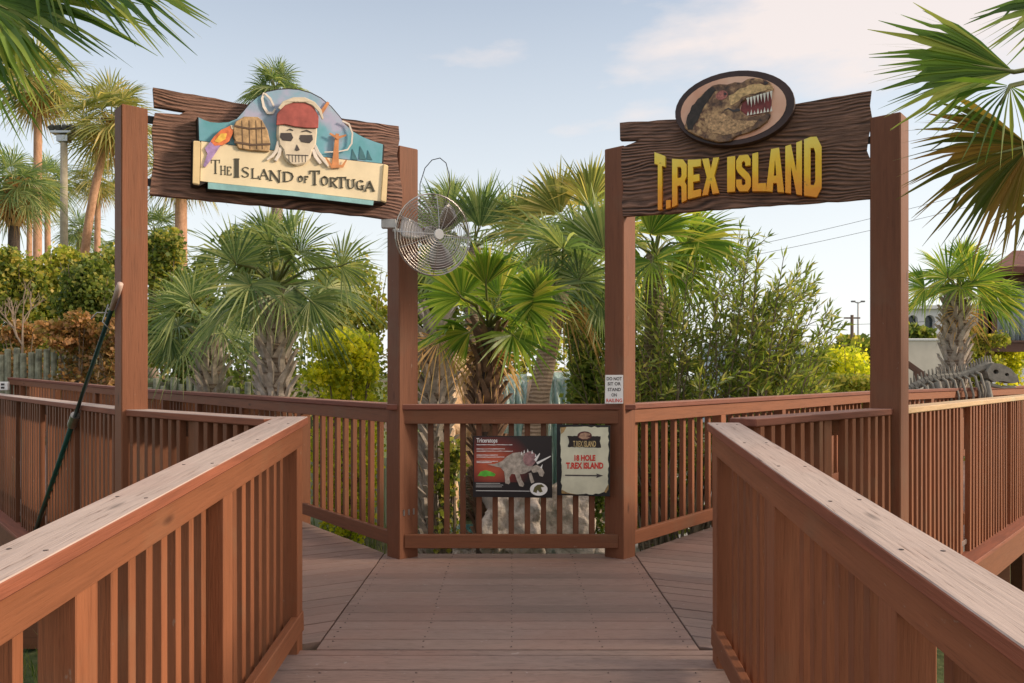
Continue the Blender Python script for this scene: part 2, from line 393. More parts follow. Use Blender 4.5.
# centre and the railings running back
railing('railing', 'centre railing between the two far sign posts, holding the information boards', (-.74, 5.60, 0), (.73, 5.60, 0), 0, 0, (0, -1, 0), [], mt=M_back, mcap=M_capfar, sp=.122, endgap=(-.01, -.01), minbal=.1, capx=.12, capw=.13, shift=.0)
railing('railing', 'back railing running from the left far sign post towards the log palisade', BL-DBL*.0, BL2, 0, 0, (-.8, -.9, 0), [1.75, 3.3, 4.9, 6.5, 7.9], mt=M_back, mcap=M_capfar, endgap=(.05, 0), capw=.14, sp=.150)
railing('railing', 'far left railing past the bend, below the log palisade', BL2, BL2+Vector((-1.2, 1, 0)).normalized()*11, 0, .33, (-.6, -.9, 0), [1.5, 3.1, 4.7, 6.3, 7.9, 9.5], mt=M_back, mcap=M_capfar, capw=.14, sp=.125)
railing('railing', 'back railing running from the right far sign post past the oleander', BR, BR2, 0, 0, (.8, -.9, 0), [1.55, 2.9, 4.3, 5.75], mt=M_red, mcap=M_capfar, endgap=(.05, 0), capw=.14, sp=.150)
railing('railing', 'far right railing past the bend, in front of the dinosaur skeleton', BR2, BR2+Vector((3.9, 3.04, 0)).normalized()*9, 0, .05, (.6, -.9, 0), [1.6, 3.2, 4.8, 6.4, 8], mt=M_red, mcap=M_capfar, capw=.14, sp=.125)
# timber posts under the deck
k = None
for x, y in ((-2.28, 4.79), (2.33, 4.94), (-4.2, 7.05), (4.3, 7.15), (-1.03, 3.7), (.95, 3.7), (-.75, 5.6), (.75, 5.6), (5.2, 8.1)):
    q = MB(); q.box((x, y, -.66), (.19, .19, .90))
    q.build('deck_pier', M_post, loc=(x, y, -1.15), bevel=.004)
for o in C.objects:
    if o.name.startswith('deck_pier'): tag(o, kind='structure')

# deck screws, two to a board over each joist
b = MB(); y = 3.715+.0715
while y < 5.68:
    for x in (-.86, -.42, 0, .42, .82):
        for dy in (-.04, .04): b.tube([(x+rnd.uniform(-.012, .012), y+dy, -.002), (x, y+dy, .0022)], .0034, 6)
    y += .143
y = -2.4+.0715
for k_ in range(42):
    y = -2.5+.143*(k_+.5)
    for x in (-.84, -.42, 0, .42, .80):
        for dy in (-.04, .04): z_ = -SL*(3.71-y-dy); b.tube([(x+rnd.uniform(-.012, .012), y+dy, z_-.002), (x, y+dy, z_+.0022)], .0034, 6)
tag(b.build('deck_screws', plain('rusty deck screw', (.11, .08, .07), .6)), kind='stuff')
# screws holding the two near caps down
M_scr = plain('dark screw head', (.07, .05, .045), .5, .2, 40)
for rl in [o for o in C.objects if o.type == 'EMPTY' and o.get('label', '').startswith('near railing')]:
    left = rl.location.x < 0; first = None
    for k_ in range(9):
        for e_ in (-.04, .045):
            yy = 3.55-k_*.46+rnd.uniform(-.02, .02)
            xx = (-1.033 if left else .765+(yy+1.2)/4.8*.19)+e_; zz = 1.07+(.008-SL*(3.745-yy) if left else -.012-SL*(3.6-yy))
            if first is None:
                bb = MB(); bb.tube([(xx, yy, zz-.003), (xx, yy, zz+.0012)], .0055, 8); first = bb.build('screw', M_scr, rl); f0 = Vector((xx, yy, zz))
            else:
                c_ = first.copy(); C.objects.link(c_); c_.parent = rl; c_.location = first.location+Vector((xx, yy, zz))-f0

# ------------------------------------------------------------------ sign posts
gl = (BL-NL).normalized(); gr = (NR-BR).normalized()
for P_, g_, zt, lab in ((NL, gl, 2.865, 'left near wooden post, holding the left end of the pirate sign'),
                    (BL, gl, 2.86, 'left far wooden post with the wire fan on its side'),
                    (BR, gr, 2.86, 'right far wooden post with the white notice on it'),
                    (NR, gr, 2.86, 'right near wooden post beside the dinosaur sign')):
    root = empty('sign_post', (P_.x, P_.y, -.3), lab, 'post', 'timber posts carrying the two gate signs')
    wp = .178 if P_ is NR else (.148 if P_ is NL else .158)
    g_ = Vector((.76, .65 if P_.x < 0 else -.65, 0)).normalized()
    o = beam('shaft', (P_.x, P_.y, -.3), (P_.x, P_.y, zt), wp, wp, M_post, root, up=g_, bev=.006)
    if P_ is BL or P_ is NL:
        c_ = MB()
        for k_ in range(3):
            a = Vector((P_.x, P_.y, 0))+Vector((-g_.y, g_.x, 0))*-.079+g_*(.04*(k_-1))
            c_.tube([(a.x, a.y, .3), (a.x, a.y, .34)], .007, 8)
        c_.build('bolt', M_screw, root)

# ------------------------------------------------------------------ flat artwork helpers
class Plane:
    """a vertical board plane: metres u along it, w = height, d towards the viewer's side"""
    def __init__(s, A, B):
        s.A = Vector((A[0], A[1], 0)); s.u = (Vector((B[0], B[1], 0))-s.A).normalized(); s.n = Vector((s.u.y, -s.u.x, 0))
    def pt(s, u, w, d): return s.A+s.u*u+Vector((0, 0, w))+s.n*d
    def meas(s, px, py, d=0):
        dx, dz = (px-512)/F, (HZ-py)/F
        # t*(dx,1) on the plane line
        B = s.A+s.n*d; t = (B.x*s.n.x+B.y*s.n.y)/(dx*s.n.x+s.n.y)
        q = Vector((dx*t, t, 0))-B
        return (q.dot(s.u), CZ+dz*t)
    def art(s, b, loops, zf, d0, d1):
        if not isinstance(loops[0][0], (list, tuple)): loops = [loops]
        b.prism([[s.meas(*zf(*p), min(d1, .10)) for p in l] for l in loops], d0, d1, s.pt)
def ell(cx, cy, a, b, tilt=0, n=40):
    t = R(tilt); return [(cx+a*math.cos(k)*math.cos(t)-b*math.sin(k)*math.sin(t), cy+a*math.cos(k)*math.sin(t)+b*math.sin(k)*math.cos(t)) for k in [2*math.pi*i/n for i in range(n)]]
def jag(pts, amp, step, seed=1):
    r = random.Random(seed); o = []
    for i, p in enumerate(pts):
        q = pts[(i+1) % len(pts)]; ln = math.hypot(q[0]-p[0], q[1]-p[1]); k = max(1, int(ln/step))
        for j in range(k):
            f = j/k; a = amp if j else 0
            o.append((p[0]+(q[0]-p[0])*f+r.uniform(-a, a), p[1]+(q[1]-p[1])*f+r.uniform(-a, a)))
    return o
def stroke_poly(pts, w):
    """outline of a polyline with width(s)"""
    if not hasattr(w, '__len__'): w = [w]*len(pts)
    l, r = [], []
    for i, p in enumerate(pts):
        a = pts[max(i-1, 0)]; c = pts[min(i+1, len(pts)-1)]
        dx, dy = c[0]-a[0], c[1]-a[1]; n = math.hypot(dx, dy) or 1; nx, ny = -dy/n*w[i]/2, dx/n*w[i]/2
        l.append((p[0]+nx, p[1]+ny)); r.append((p[0]-nx, p[1]-ny))
    return l+r[::-1]
BLK = {
 'T': [[(0,1),(1,1),(1,.80),(.69,.80),(.69,0),(.31,0),(.31,.80),(0,.80)]],
 '.': [[(0,0),(1,0),(1,.16),(0,.16)]],
 'R': [[(0,0),(0,1),(.75,1),(1,.88),(1,.58),(.85,.48),(.98,.38),(1,0),(.66,0),(.64,.36),(.56,.41),(.36,.41),(.36,0)], [(.36,.58),(.36,.83),(.58,.83),(.65,.77),(.65,.63),(.58,.58)]],
 'E': [[(0,0),(0,1),(1,1),(1,.81),(.4,.81),(.4,.60),(.88,.60),(.88,.42),(.4,.42),(.4,.19),(1,.19),(1,0)]],
 'X': [[(0,1),(.38,1),(.52,.70),(.66,1),(1,1),(.72,.51),(1,0),(.62,0),(.48,.31),(.34,0),(0,0),(.28,.49)]],
 'I': [[(0,0),(0,1),(1,1),(1,0)]],
 'S': [[(.98,.70),(.62,.70),(.62,.80),(.5,.84),(.38,.80),(.38,.68),(.9,.46),(1,.36),(1,.14),(.8,0),(.2,0),(0,.14),(0,.33),(.37,.33),(.37,.2),(.5,.16),(.63,.2),(.63,.31),(.1,.54),(0,.64),(0,.86),(.2,1),(.8,1),(.98,.87)]],
 'L': [[(0,0),(0,1),(.42,1),(.42,.2),(1,.2),(1,0)]],
 'A': [[(0,0),(.28,1),(.72,1),(1,0),(.64,0),(.60,.2),(.40,.2),(.36,0)], [(.43,.37),(.57,.37),(.5,.75)]],
 'N': [[(0,0),(0,1),(.34,1),(.66,.45),(.66,1),(1,1),(1,0),(.67,0),(.34,.55),(.34,0)]],
 'D': [[(0,0),(0,1),(.72,1),(1,.84),(1,.16),(.72,0)], [(.37,.19),(.37,.81),(.56,.81),(.64,.74),(.64,.26),(.56,.19)]],
}
def txt_mesh(s, bold=.022):
    """flat outline mesh of a line of plain lettering: (verts, faces) scaled to the unit box"""
    cu = bpy.data.curves.new('t', 'FONT'); cu.body = s; cu.offset = bold; cu.resolution_u = 3
    ob = bpy.data.objects.new('t', cu); C.objects.link(ob); dg = bpy.context.evaluated_depsgraph_get()
    me = bpy.data.meshes.new_from_object(ob.evaluated_get(dg)); vs = [v.co.copy() for v in me.vertices]; fs = [tuple(p.vertices) for p in me.polygons]
    bpy.data.objects.remove(ob); bpy.data.curves.remove(cu); bpy.data.meshes.remove(me)
    x0 = min(v.x for v in vs); x1 = max(v.x for v in vs); y0 = min(v.y for v in vs); y1 = max(v.y for v in vs)
    return [((v.x-x0)/(x1-x0), (v.y-y0)/(y1-y0)) for v in vs], fs
def text(b, s, pl, zf, box, d, bold=.022):
    """lettering filling box (x0, y0, x1, y1), y downwards"""
    vs, fs = txt_mesh(s, bold); x0, y0, x1, y1 = box
    out_ = []
    for u, v in vs: out_.append(pl.pt(*pl.meas(*zf(x0+(x1-x0)*u, y1+(y0-y1)*v)), d))
    b.add(out_, fs)

# carved plank material: deep wavy grain running along the board
def plankmat(name, c):
    m, t, p = newmat(name)
    co = N(t, 'ShaderNodeTexCoord'); mpn = N(t, 'ShaderNodeMapping'); mpn.inputs['Scale'].default_value = (1, 1, 1); L(t, co.outputs['Object'], mpn.inputs[0])
    nn = N(t, 'ShaderNodeTexNoise'); ms = N(t, 'ShaderNodeMapping'); ms.inputs['Scale'].default_value = (1.1, 1.1, 2.4); L(t, co.outputs['Object'], ms.inputs[0]); L(t, ms.outputs[0], nn.inputs['Vector']); nn.inputs['Scale'].default_value = 1.25; nn.inputs['Detail'].default_value = 2.5
    sp = N(t, 'ShaderNodeSeparateXYZ'); L(t, mpn.outputs[0], sp.inputs[0])
    a = N(t, 'ShaderNodeMath', operation='MULTIPLY_ADD'); L(t, nn.outputs['Fac'], a.inputs[0]); a.inputs[1].default_value = .26; L(t, sp.outputs['Z'], a.inputs[2])
    b_ = N(t, 'ShaderNodeMath', operation='MULTIPLY'); L(t, a.outputs[0], b_.inputs[0]); b_.inputs[1].default_value = 260.0
    s1 = N(t, 'ShaderNodeMath', operation='SINE'); L(t, b_.outputs[0], s1.inputs[0])
    fine = noise_t(t, 40, 4, sc=(.15, .15, 1.5))
    amp = noise_t(t, 2.6, 4, sc=(.6, .6, 2)); am = N(t, 'ShaderNodeMapRange'); L(t, amp, am.inputs[0]); am.inputs[1].default_value = .35; am.inputs[2].default_value = .62; am.inputs[3].default_value = .04; am.inputs[4].default_value = .36
    sm = N(t, 'ShaderNodeMath', operation='MULTIPLY'); L(t, s1.outputs[0], sm.inputs[0]); L(t, am.outputs[0], sm.inputs[1])
    h = N(t, 'ShaderNodeMath', operation='MULTIPLY_ADD'); L(t, fine, h.inputs[0]); h.inputs[1].default_value = 1.15; L(t, sm.outputs[0], h.inputs[2])
    L(t, ramp(t, h.outputs[0], [(.22, tuple(x*.25 for x in c)), (.45, tuple(x*.75 for x in c)), (.65, tuple(x*1.15 for x in c)), (.92, tuple(x*1.9 for x in c))]), p.inputs['Base Color'])
    p.inputs['Roughness'].default_value = .7; bump(t, p, h.outputs[0], 1.0, .014); return m
M_plankL = plankmat('carved dark plank', (.20, .105, .075)); M_plankR = plankmat('carved black-brown plank', (.165, .088, .058))

# ------------------------------------------------------------------ pirate sign
z2 = lambda x, y: (120+x*.3222, 70+y*.3222)
e6 = lambda x, y: (190+x*.20508, 80+y*.20508)
nL = Vector((gl.y, -gl.x, 0))
PL = Plane(NL+nL*.055, BL+nL*.100)
sgL = empty('hanging_sign', (-1.5, 5.2, 2.38), 'dark carved plank sign with cream scroll, skull and barrel, reading The Island of Tortuga', 'sign', 'carved signs over the two gates')
b = MB()
PL.art(b, jag([(102,54),(390,106),(560,130),(700,152),(865,174),(868,215),(860,262),(866,310),(876,370),(874,430),(880,466),(500,425),(92,386),(98,330),(106,262),(99,180),(108,133),(185,138),(205,128),(106,112)], 1.6, 30), z2, -.045, 0)
b.build('plank', M_plankL, sgL, bevel=.006)
M_teal = None
m, t, p = newmat('painted sea sky'); a = noise_t(t, 2.2, 4)
L(t, ramp(t, a, [(.34, (.08, .33, .38)), (.47, (.16, .40, .50)), (.6, (.42, .42, .58)), (.72, (.30, .55, .62))]), p.inputs['Base Color']); p.inputs['Roughness'].default_value = .45; M_teal = m
M_cream = plain('cream scroll paint', (.82, .70, .47), .5, .10, 5)
M_creamd = plain('scroll roll paint', (.62, .47, .27), .5, .15, 5)
M_sea = plain('painted sea strip', (.26, .50, .52), .5, .3, 6)
M_edge = plain('dark board edge', (.022, .017, .016), .6)
M_ink = plain('dark olive lettering', (.065, .060, .040), .5)
b = MB()
back = [(35,180),(60,193),(95,205),(135,208),(185,205),(225,188),(255,155),(290,112),(330,78),(375,54),(430,43),(480,40),(530,44),(590,60),(640,86),(690,128),(730,175),(760,215),(800,252),(850,280),(905,302),(948,316),(942,420),(500,370),(40,330)]
PL.art(b, back, e6, .0, .075); b.build('emblem_board', M_edge, sgL)
b = MB(); PL.art(b, [( (x-480)*.985+480, (y-240)*.975+240) for x, y in back], e6, .0755, .079); b.build('sky_panel', M_teal, sgL)
b = MB(); PL.art(b, [(12,290),(52,296),(300,328),(600,368),(946,408),(968,416),(958,602),(900,596),(893,614),(500,568),(86,532),(84,498),(45,516),(10,508)], e6, .0, .088); b.build('scroll_back', M_edge, sgL)
b = MB(); PL.art(b, [(55,299),(300,331),(600,371),(944,410),(934,592),(880,585),(500,540),(88,497),(50,492)], e6, .0885, .094); sb = b.build('scroll', M_cream, sgL)
b = MB(); PL.art(b, [(16,296),(52,300),(46,514),(12,507)], e6, .0885, .108); M_roll = plain('scroll ends', (.80, .62, .34), .5, .12, 6); b.build('scroll_roll', M_roll, sgL, bevel=.006)
b = MB(); PL.art(b, [(944,410),(966,417),(956,600),(930,592)], e6, .0885, .108); b.build('scroll_roll', M_roll, sgL, bevel=.006)
b = MB(); PL.art(b, [(88,499),(300,520),(600,553),(896,589),(892,611),(500,565),(88,530)], e6, .0885, .101); b.build('sea_strip', M_sea, sgL)
# serif capitals drawn as strokes
def serif(ch):
    V = .17; H = .06
    g = {
     'T': [([(0,.96),(1,.96)], H*1.3), ([(.5,0),(.5,.96)], V), ([(.32,.02),(.68,.02)], H), ([(.02,1),(.05,.74)], H), ([(.98,1),(.95,.74)], H)],
     'H': [([(.16,0),(.16,1)], V), ([(.84,0),(.84,1)], V), ([(.16,.5),(.84,.5)], H), ([(0,.02),(.32,.02)], H), ([(.68,.02),(1,.02)], H), ([(0,.98),(.32,.98)], H), ([(.68,.98),(1,.98)], H)],
     'E': [([(.18,0),(.18,1)], V), ([(.05,.03),(.9,.03)], H), ([(.05,.97),(.85,.97)], H), ([(.18,.52),(.65,.52)], H), ([(.9,0),(.93,.24)], H), ([(.85,1),(.88,.8)], H)],
     'I': [([(.5,0),(.5,1)], .42), ([(.05,.03),(.95,.03)], H), ([(.05,.97),(.95,.97)], H)],
     'S': [([(.88,.82),(.75,.94),(.5,.98),(.24,.9),(.16,.74),(.3,.6),(.62,.46),(.84,.3),(.8,.12),(.55,.02),(.28,.04),(.08,.2)], [.05,.07,.09,.13,.16,.17,.19,.16,.13,.09,.07,.05])],
     'L': [([(.2,0),(.2,1)], V), ([(.05,.03),(.9,.03)], H), ([(.05,.97),(.38,.97)], H), ([(.9,0),(.95,.28)], H)],
     'A': [([(.05,0),(.5,1)], H*1.2), ([(.46,1),(.9,0)], V), ([(.22,.36),(.72,.36)], H), ([(0,.02),(.2,.02)], H), ([(.72,.02),(1.02,.02)], H)],
     'N': [([(.14,0),(.14,1)], H*1.3), ([(.12,.98),(.86,-.2)], V), ([(.86,-.2),(.86,1)], H*1.3), ([(0,.98),(.2,.98)], H), ([(.72,.98),(1,.98)], H), ([(0,.02),(.28,.02)], H)],
     'D': [([(.2,0),(.2,1)], V), ([(.05,.97),(.5,.96),(.8,.8),(.9,.5),(.8,.2),(.5,.04),(.05,.03)], [.06,.08,.12,.17,.12,.08,.06])],
     'O': [([(.5,.98),(.2,.84),(.1,.5),(.2,.16),(.5,.02),(.8,.16),(.9,.5),(.8,.84),(.5,.98),(.42,.97)], [.07,.12,.17,.12,.07,.12,.17,.12,.07,.07])],
     'F': [([(.2,0),(.2,1)], V), ([(.05,.97),(.9,.97)], H), ([(.2,.52),(.7,.52)], H), ([(.05,.03),(.38,.03)], H), ([(.88,1),(.92,.78)], H)],
     'R': [([(.2,0),(.2,1)], V), ([(.05,.97),(.5,.96),(.78,.86),(.82,.7),(.7,.56),(.2,.5)], [.06,.08,.14,.16,.1,.05]), ([(.42,.5),(.7,.15),(1.05,-.12)], [.1,.16,.05]), ([(.05,.03),(.38,.03)], H)],
     'U': [([(.18,1),(.18,.3),(.3,.08),(.52,.02),(.74,.1),(.84,.3),(.84,1)], [.16,.16,.12,.08,.07,.06,.06]), ([(0,.98),(.36,.98)], H), ([(.68,.98),(1,.98)], H)],
     'G': [([(.9,.8),(.72,.94),(.48,.98),(.2,.84),(.1,.5),(.2,.16),(.5,.02),(.76,.08),(.84,.16)], [.04,.06,.08,.13,.17,.13,.07,.08,.1]), ([(.82,-.05),(.82,.42)], .15), ([(.62,.42),(1,.42)], H)],
    }
    return g[ch]
b = MB(); kk = 0
# letter: x0, x1, top, bottom (zoomed photo measure) along the sloping line
line = [('T',103,146,388,458),('H',148,176,418,462),('E',180,204,422,464),('I',212,244,382,476),('S',250,292,424,474),('L',298,338,430,480),('A',338,386,434,484),('N',386,446,440,490),('D',450,508,446,496),
        ('O',527,552,466,497),('F',558,578,468,500),('T',584,634,440,512),('O',638,676,468,514),('R',680,718,474,520),('T',716,762,472,526),('U',764,806,484,530),('G',810,850,488,534),('A',852,902,492,542)]
for ch, x0, x1, y0, y1 in line:
    for pts, w in serif(ch):
        kk += 1
        ww = w if hasattr(w, '__len__') else [w]*len(pts)
        sc = (x1-x0)*.5+(y1-y0)*.32
        pp = [(x0+(x1-x0)*u, y1-(y1-y0)*v) for u, v in pts]
        poly = stroke_poly(pp, [max(3.2, q*sc*1.12) for q in ww])
        PL.art(b, poly, e6, .0942, .0955+.00012*kk)
b.build('lettering', M_ink, sgL)
# the picture above the scroll: barrel, parrot, plain skull with a headscarf, palm stub, ship
M_bone = plain('painted bone', (.68, .59, .45), .5, .16, 14)
M_scarf = plain('faded red headscarf', (.36, .085, .07), .6, .35, 12)
M_dk = plain('dark paint', (.06, .05, .05), .6)
M_bar = plain('barrel paint', (.46, .30, .15), .6, .5, 26)
M_band = plain('barrel hoop paint', (.13, .08, .05), .6)
M_par = plain('orange parrot paint', (.78, .20, .07), .5, .35, 25)
M_pary = plain('yellow wing paint', (.82, .48, .08), .5, .3, 25)
M_parp = plain('mauve tail paint', (.42, .28, .55), .5, .35, 25)
M_rope = plain('pale rope paint', (.75, .68, .60), .5)
M_or = plain('rust orange paint', (.62, .26, .10), .5, .3, 14)
M_ship = plain('ship in teal paint', (.05, .16, .19), .5, .3, 14)
b = MB(); PL.art(b, [(222,205),(262,180),(330,182),(352,200),(378,250),(390,310),(385,352),(300,346),(236,336),(212,280),(210,235)], e6, .079, .112); br_ = b.build('barrel', M_bar, sgL, bevel=.006)
b = MB()
for y0, y1, x0, x1 in ((222,231,213,366),(300,310,214,390)): PL.art(b, [(x0,y0),((x0+x1)/2,y0+14),(x1,y0+10),(x1,y1+10),((x0+x1)/2,y1+14),(x0,y1)], e6, .1122, .115)
for x in (250, 285, 318, 345): PL.art(b, [(x,200),(x+3,200),(x+8,340),(x+4,340)], e6, .1122, .1138)
b.build('hoop', M_band, br_)
b = MB(); PL.art(b, [(198,222),(214,232),(208,262),(190,300),(160,318),(120,322),(100,300),(118,275),(150,245),(180,232)], e6, .095, .106); pr = b.build('parrot', M_par, sgL)
b = MB(); PL.art(b, [(150,262),(180,262),(172,290),(140,308),(118,300)], e6, .1062, .108); b.build('wing', M_pary, pr)
b = MB(); PL.art(b, [(100,300),(150,318),(105,385),(75,425),(64,420),(85,360),(72,335)], e6, .0955, .105); b.build('tail', M_parp, pr)
b = MB(); PL.art(b, [(196,220),(216,226),(210,244),(200,238)], e6, .1065, .1082); b.build('beak', M_bone, pr)
b = MB()
PL.art(b, [(424,228),(450,150),(490,112),(540,108),(590,130),(618,180),(618,260),(612,320),(596,345),(585,385),(562,412),(520,420),(482,410),(458,385),(450,345),(430,320),(422,270)], e6, .080, .118)
sk = b.build('skull', M_bone, sgL, bevel=.010)
b = MB(); PL.art(b, [(440,262),(490,262),(500,285),(490,302),(450,298),(436,282)], e6, .1182, .121); PL.art(b, [(535,272),(592,272),(596,295),(580,312),(540,306),(530,290)], e6, .1182, .121)
PL.art(b, [(518,318),(532,345),(520,350),(508,345)], e6, .1182, .121)
for x in (478, 494, 510, 526, 542, 558): PL.art(b, [(x,368),(x+3,368),(x+4,404),(x+1,404)], e6, .1182, .1195)
PL.art(b, [(466,366),(574,370),(574,374),(466,370)], e6, .1197, .1202)
b.build('eye_socket', M_dk, sk)
b = MB(); PL.art(b, [(416,226),(420,170),(455,128),(505,108),(560,112),(600,138),(622,185),(620,240),(560,240),(500,232),(455,222)], e6, .119, .131); sc_ = b.build('headscarf', M_scarf, sgL, bevel=.006)
b = MB(); PL.art(b, stroke_poly([(428,150),(452,122),(500,104),(550,104),(596,124),(628,160),(640,200)], [14,22,24,24,22,18,10]), e6, .1315, .139); b.build('scarf_edge', M_bone, sc_, bevel=.004)
for pts in ([(430,300),(420,345),(400,372),(372,392)], [(440,330),(432,368),(414,396)], [(606,318),(622,356),(650,392),(672,424)], [(598,340),(612,378),(636,410)]):
    b = MB(); PL.art(b, stroke_poly(pts, [16,18,16,8][:len(pts)]), e6, .0945, .110+.002*pts[0][0]/600); b.build('scarf_tail', M_rope, sc_, bevel=.003)
b = MB(); PL.art(b, stroke_poly([(470,250),(484,244),(500,250)], [3,6,3]), e6, .1182, .1225); PL.art(b, stroke_poly([(540,256),(565,250),(590,260)], [3,7,3]), e6, .1182, .1225); b.build('brow', M_dk, sk)
b = MB()
PL.art(b, stroke_poly([(362,62),(352,90),(360,130),(380,160),(404,160),(416,140)], [10,12,12,14,12,8]), e6, .0795, .092)
PL.art(b, stroke_poly([(366,66),(392,90),(410,128)], [8,10,8]), e6, .0925, .0985)
b.build('rope', M_rope, sgL); b = MB()
PL.art(b, stroke_poly([(742,200),(775,215),(792,260),(788,310),(768,340),(720,350),(655,352)], [8,8,8,8,7,6,5]), e6, .0975, .103)
b.build('rope', M_rope, sgL)
b = MB(); PL.art(b, stroke_poly([(640,160),(675,108)], [18,14]), e6, .0795, .093); b.build('peg', M_or, sgL)
b = MB()
PL.art(b, stroke_poly([(708,420),(712,340),(718,262)], [34,24,16]), e6, .0952, .104)
PL.art(b, stroke_poly([(680,262),(718,284),(760,270)], [8,14,8]), e6, .1045, .109)
PL.art(b, stroke_poly([(660,380),(690,425),(742,422),(760,392)], [6,14,14,6]), e6, .1095, .1125)
b.build('anchor', M_or, sgL)
b = MB()
PL.art(b, [(775,392),(895,404),(884,414),(785,404)], e6, .0796, .0835)
for x, y0, w in ((792, 335, 26), (830, 322, 30), (868, 342, 22)):
    PL.art(b, [(x,y0),(x+w*.55,y0+30),(x+w,390),(x-w*.25,386)], e6, .0796, .083)
b.build('ship', M_ship, sgL)
# hanger brackets tying the planks to the posts
def brackets(pl, zf, pts, root):
    for x, y in pts:
        b = MB(); u, w = pl.meas(*zf(x, y)); c = pl.pt(u, w, -.03); M = Matrix((pl.u, pl.n, Vector((0, 0, 1)))).transposed()
        b.box(c, (.10, .03, .04), M); b.build('bracket', M_black, root)
brackets(PL, z2, [(92, 150), (86, 345)], sgL)

# ------------------------------------------------------------------ dinosaur sign
z3 = lambda x, y: (600+x*.30273, 60+y*.30273)
nR = Vector((gr.y, -gr.x, 0))
PR_ = Plane(BR+nR*.100, NR+nR*.055)
sgR = empty('hanging_sign', (1.55, 5.2, 2.37), 'dark carved plank sign with an oval dinosaur picture and yellow letters T.REX ISLAND', 'sign', 'carved signs over the two gates')
b = MB()
PR_.art(b, jag([(65,207),(250,196),(640,146),(898,101),(892,150),(900,196),(888,250),(882,300),(900,345),(896,385),(914,455),(560,480),(300,500),(76,516),(72,470),(78,420),(70,350),(72,288),(134,262),(66,264)], 2.0, 30, 4), z3, -.045, 0)
b.build('plank', M_plankR, sgR, bevel=.006)
b = MB(); PR_.art(b, ell(446, 158, 200, 122, -9), z3, .0, .075); ov = b.build('oval_frame', plain('dark oval frame', (.05, .026, .022), .45, .3, 10), sgR, bevel=.012)
b = MB(); PR_.art(b, ell(441, 160, 176, 104, -9), z3, .0752, .079)
m, t, p = newmat('peach painted ground'); a = noise_t(t, 3, 3); L(t, ramp(t, a, [(.35, (.85, .54, .38)), (.65, (.68, .32, .19))]), p.inputs['Base Color']); p.inputs['Roughness'].default_value = .5
b.build('oval_picture', m, sgR)
m, t, p = newmat('mottled reptile paint'); a = noise_t(t, 22, 5); v_ = noise_t(t, 5, 4)
L(t, mixc(t, ramp(t, v_, [(.42, (0, 0, 0)), (.6, (1, 1, 1))]), ramp(t, a, [(.35, (.035, .018, .012)), (.55, (.18, .095, .05)), (.7, (.46, .28, .14))]), ramp(t, a, [(.38, (.12, .05, .025)), (.6, (.66, .42, .19))])), p.inputs['Base Color'])
p.inputs['Roughness'].default_value = .5; bump(t, p, a, .5, .01); M_rep = m
b = MB()
PR_.art(b, [(278,222),(288,190),(300,160),(322,128),(345,105),(370,84),(395,78),(420,80),(445,72),(468,74),(486,62),(512,58),(540,62),(562,72),(574,90),(572,104),(548,108),(520,116),(490,124),(468,140),(458,158),(470,172),(480,184),(505,186),(535,178),(562,168),(564,184),(552,204),(526,224),(496,238),(455,250),(430,268),(390,272),(350,262),(318,250),(292,236)], z3, .0795, .098)
tx = b.build('dinosaur_head', M_rep, sgR, bevel=.006)
b = MB(); PR_.art(b, [(470,142),(492,128),(530,116),(568,108),(566,168),(535,176),(505,183),(484,182),(464,166)], z3, .0795, .083); b.build('mouth', plain('dark red mouth paint', (.20, .035, .03), .4, .4, 20), tx)
b = MB()
for i in range(8):
    x = 488+i*11; y = 131-i*3.2; h = 20+9*((i*3) % 4)/3
    PR_.art(b, [(x-4.5, y-5), (x+4.5, y-7), (x+1.5, y+h)], z3, .0985, .102)
    yb = 184-i*1.9; PR_.art(b, [(x-3.5, yb), (x+4.5, yb-2), (x+1, yb-14-5*(i % 2))], z3, .0985, .102)
b.build('teeth', plain('tooth paint', (.85, .80, .68), .4), tx)
b = MB(); PR_.art(b, jag(ell(402, 116, 20, 15, -20, 14), 4, 6, 3), z3, .0985, .1005); b.build('eye_patch', plain('pink eye patch', (.42, .15, .12), .5, .7, 60), tx)
b = MB(); PR_.art(b, jag([(284,206),(300,160),(324,128),(348,105),(372,88),(384,100),(360,130),(340,160),(322,200),(306,230),(290,230)], 3, 10, 9), z3, .0985, .1003); b.build('nape_patch', plain('dark nape paint', (.035, .026, .02), .5, .5, 30), tx)
b = MB(); PR_.art(b, stroke_poly([(462,164),(440,168),(424,160),(410,166)], [9,7,5,2]), z3, .0985, .1004); b.build('mouth_corner', M_dk, tx)
b = MB(); PR_.art(b, ell(548, 76, 7, 4, 15, 12), z3, .1006, .1016); b.build('nostril', M_dk, tx)
b = MB(); PR_.art(b, ell(414, 112, 5, 4, 0, 12), z3, .1007, .104); b.build('eye', M_dk, tx)
b = MB(); PR_.art(b, jag([(425,118),(455,100),(490,84),(530,78),(560,84),(566,96),(530,104),(495,112),(468,122),(450,140),(432,150)], 3, 12, 5), z3, .0985, .1003); b.build('snout_patch', plain('yellow snout patch', (.62, .42, .19), .5, .5, 40), tx)
b = MB(); PR_.art(b, jag([(345,190),(375,178),(410,176),(440,196),(475,200),(520,200),(505,218),(460,236),(410,248),(372,240),(350,220)], 3, 12, 6), z3, .0985, .1003); b.build('jaw_patch', plain('speckled jaw patch', (.48, .30, .15), .5, .7, 60), tx)
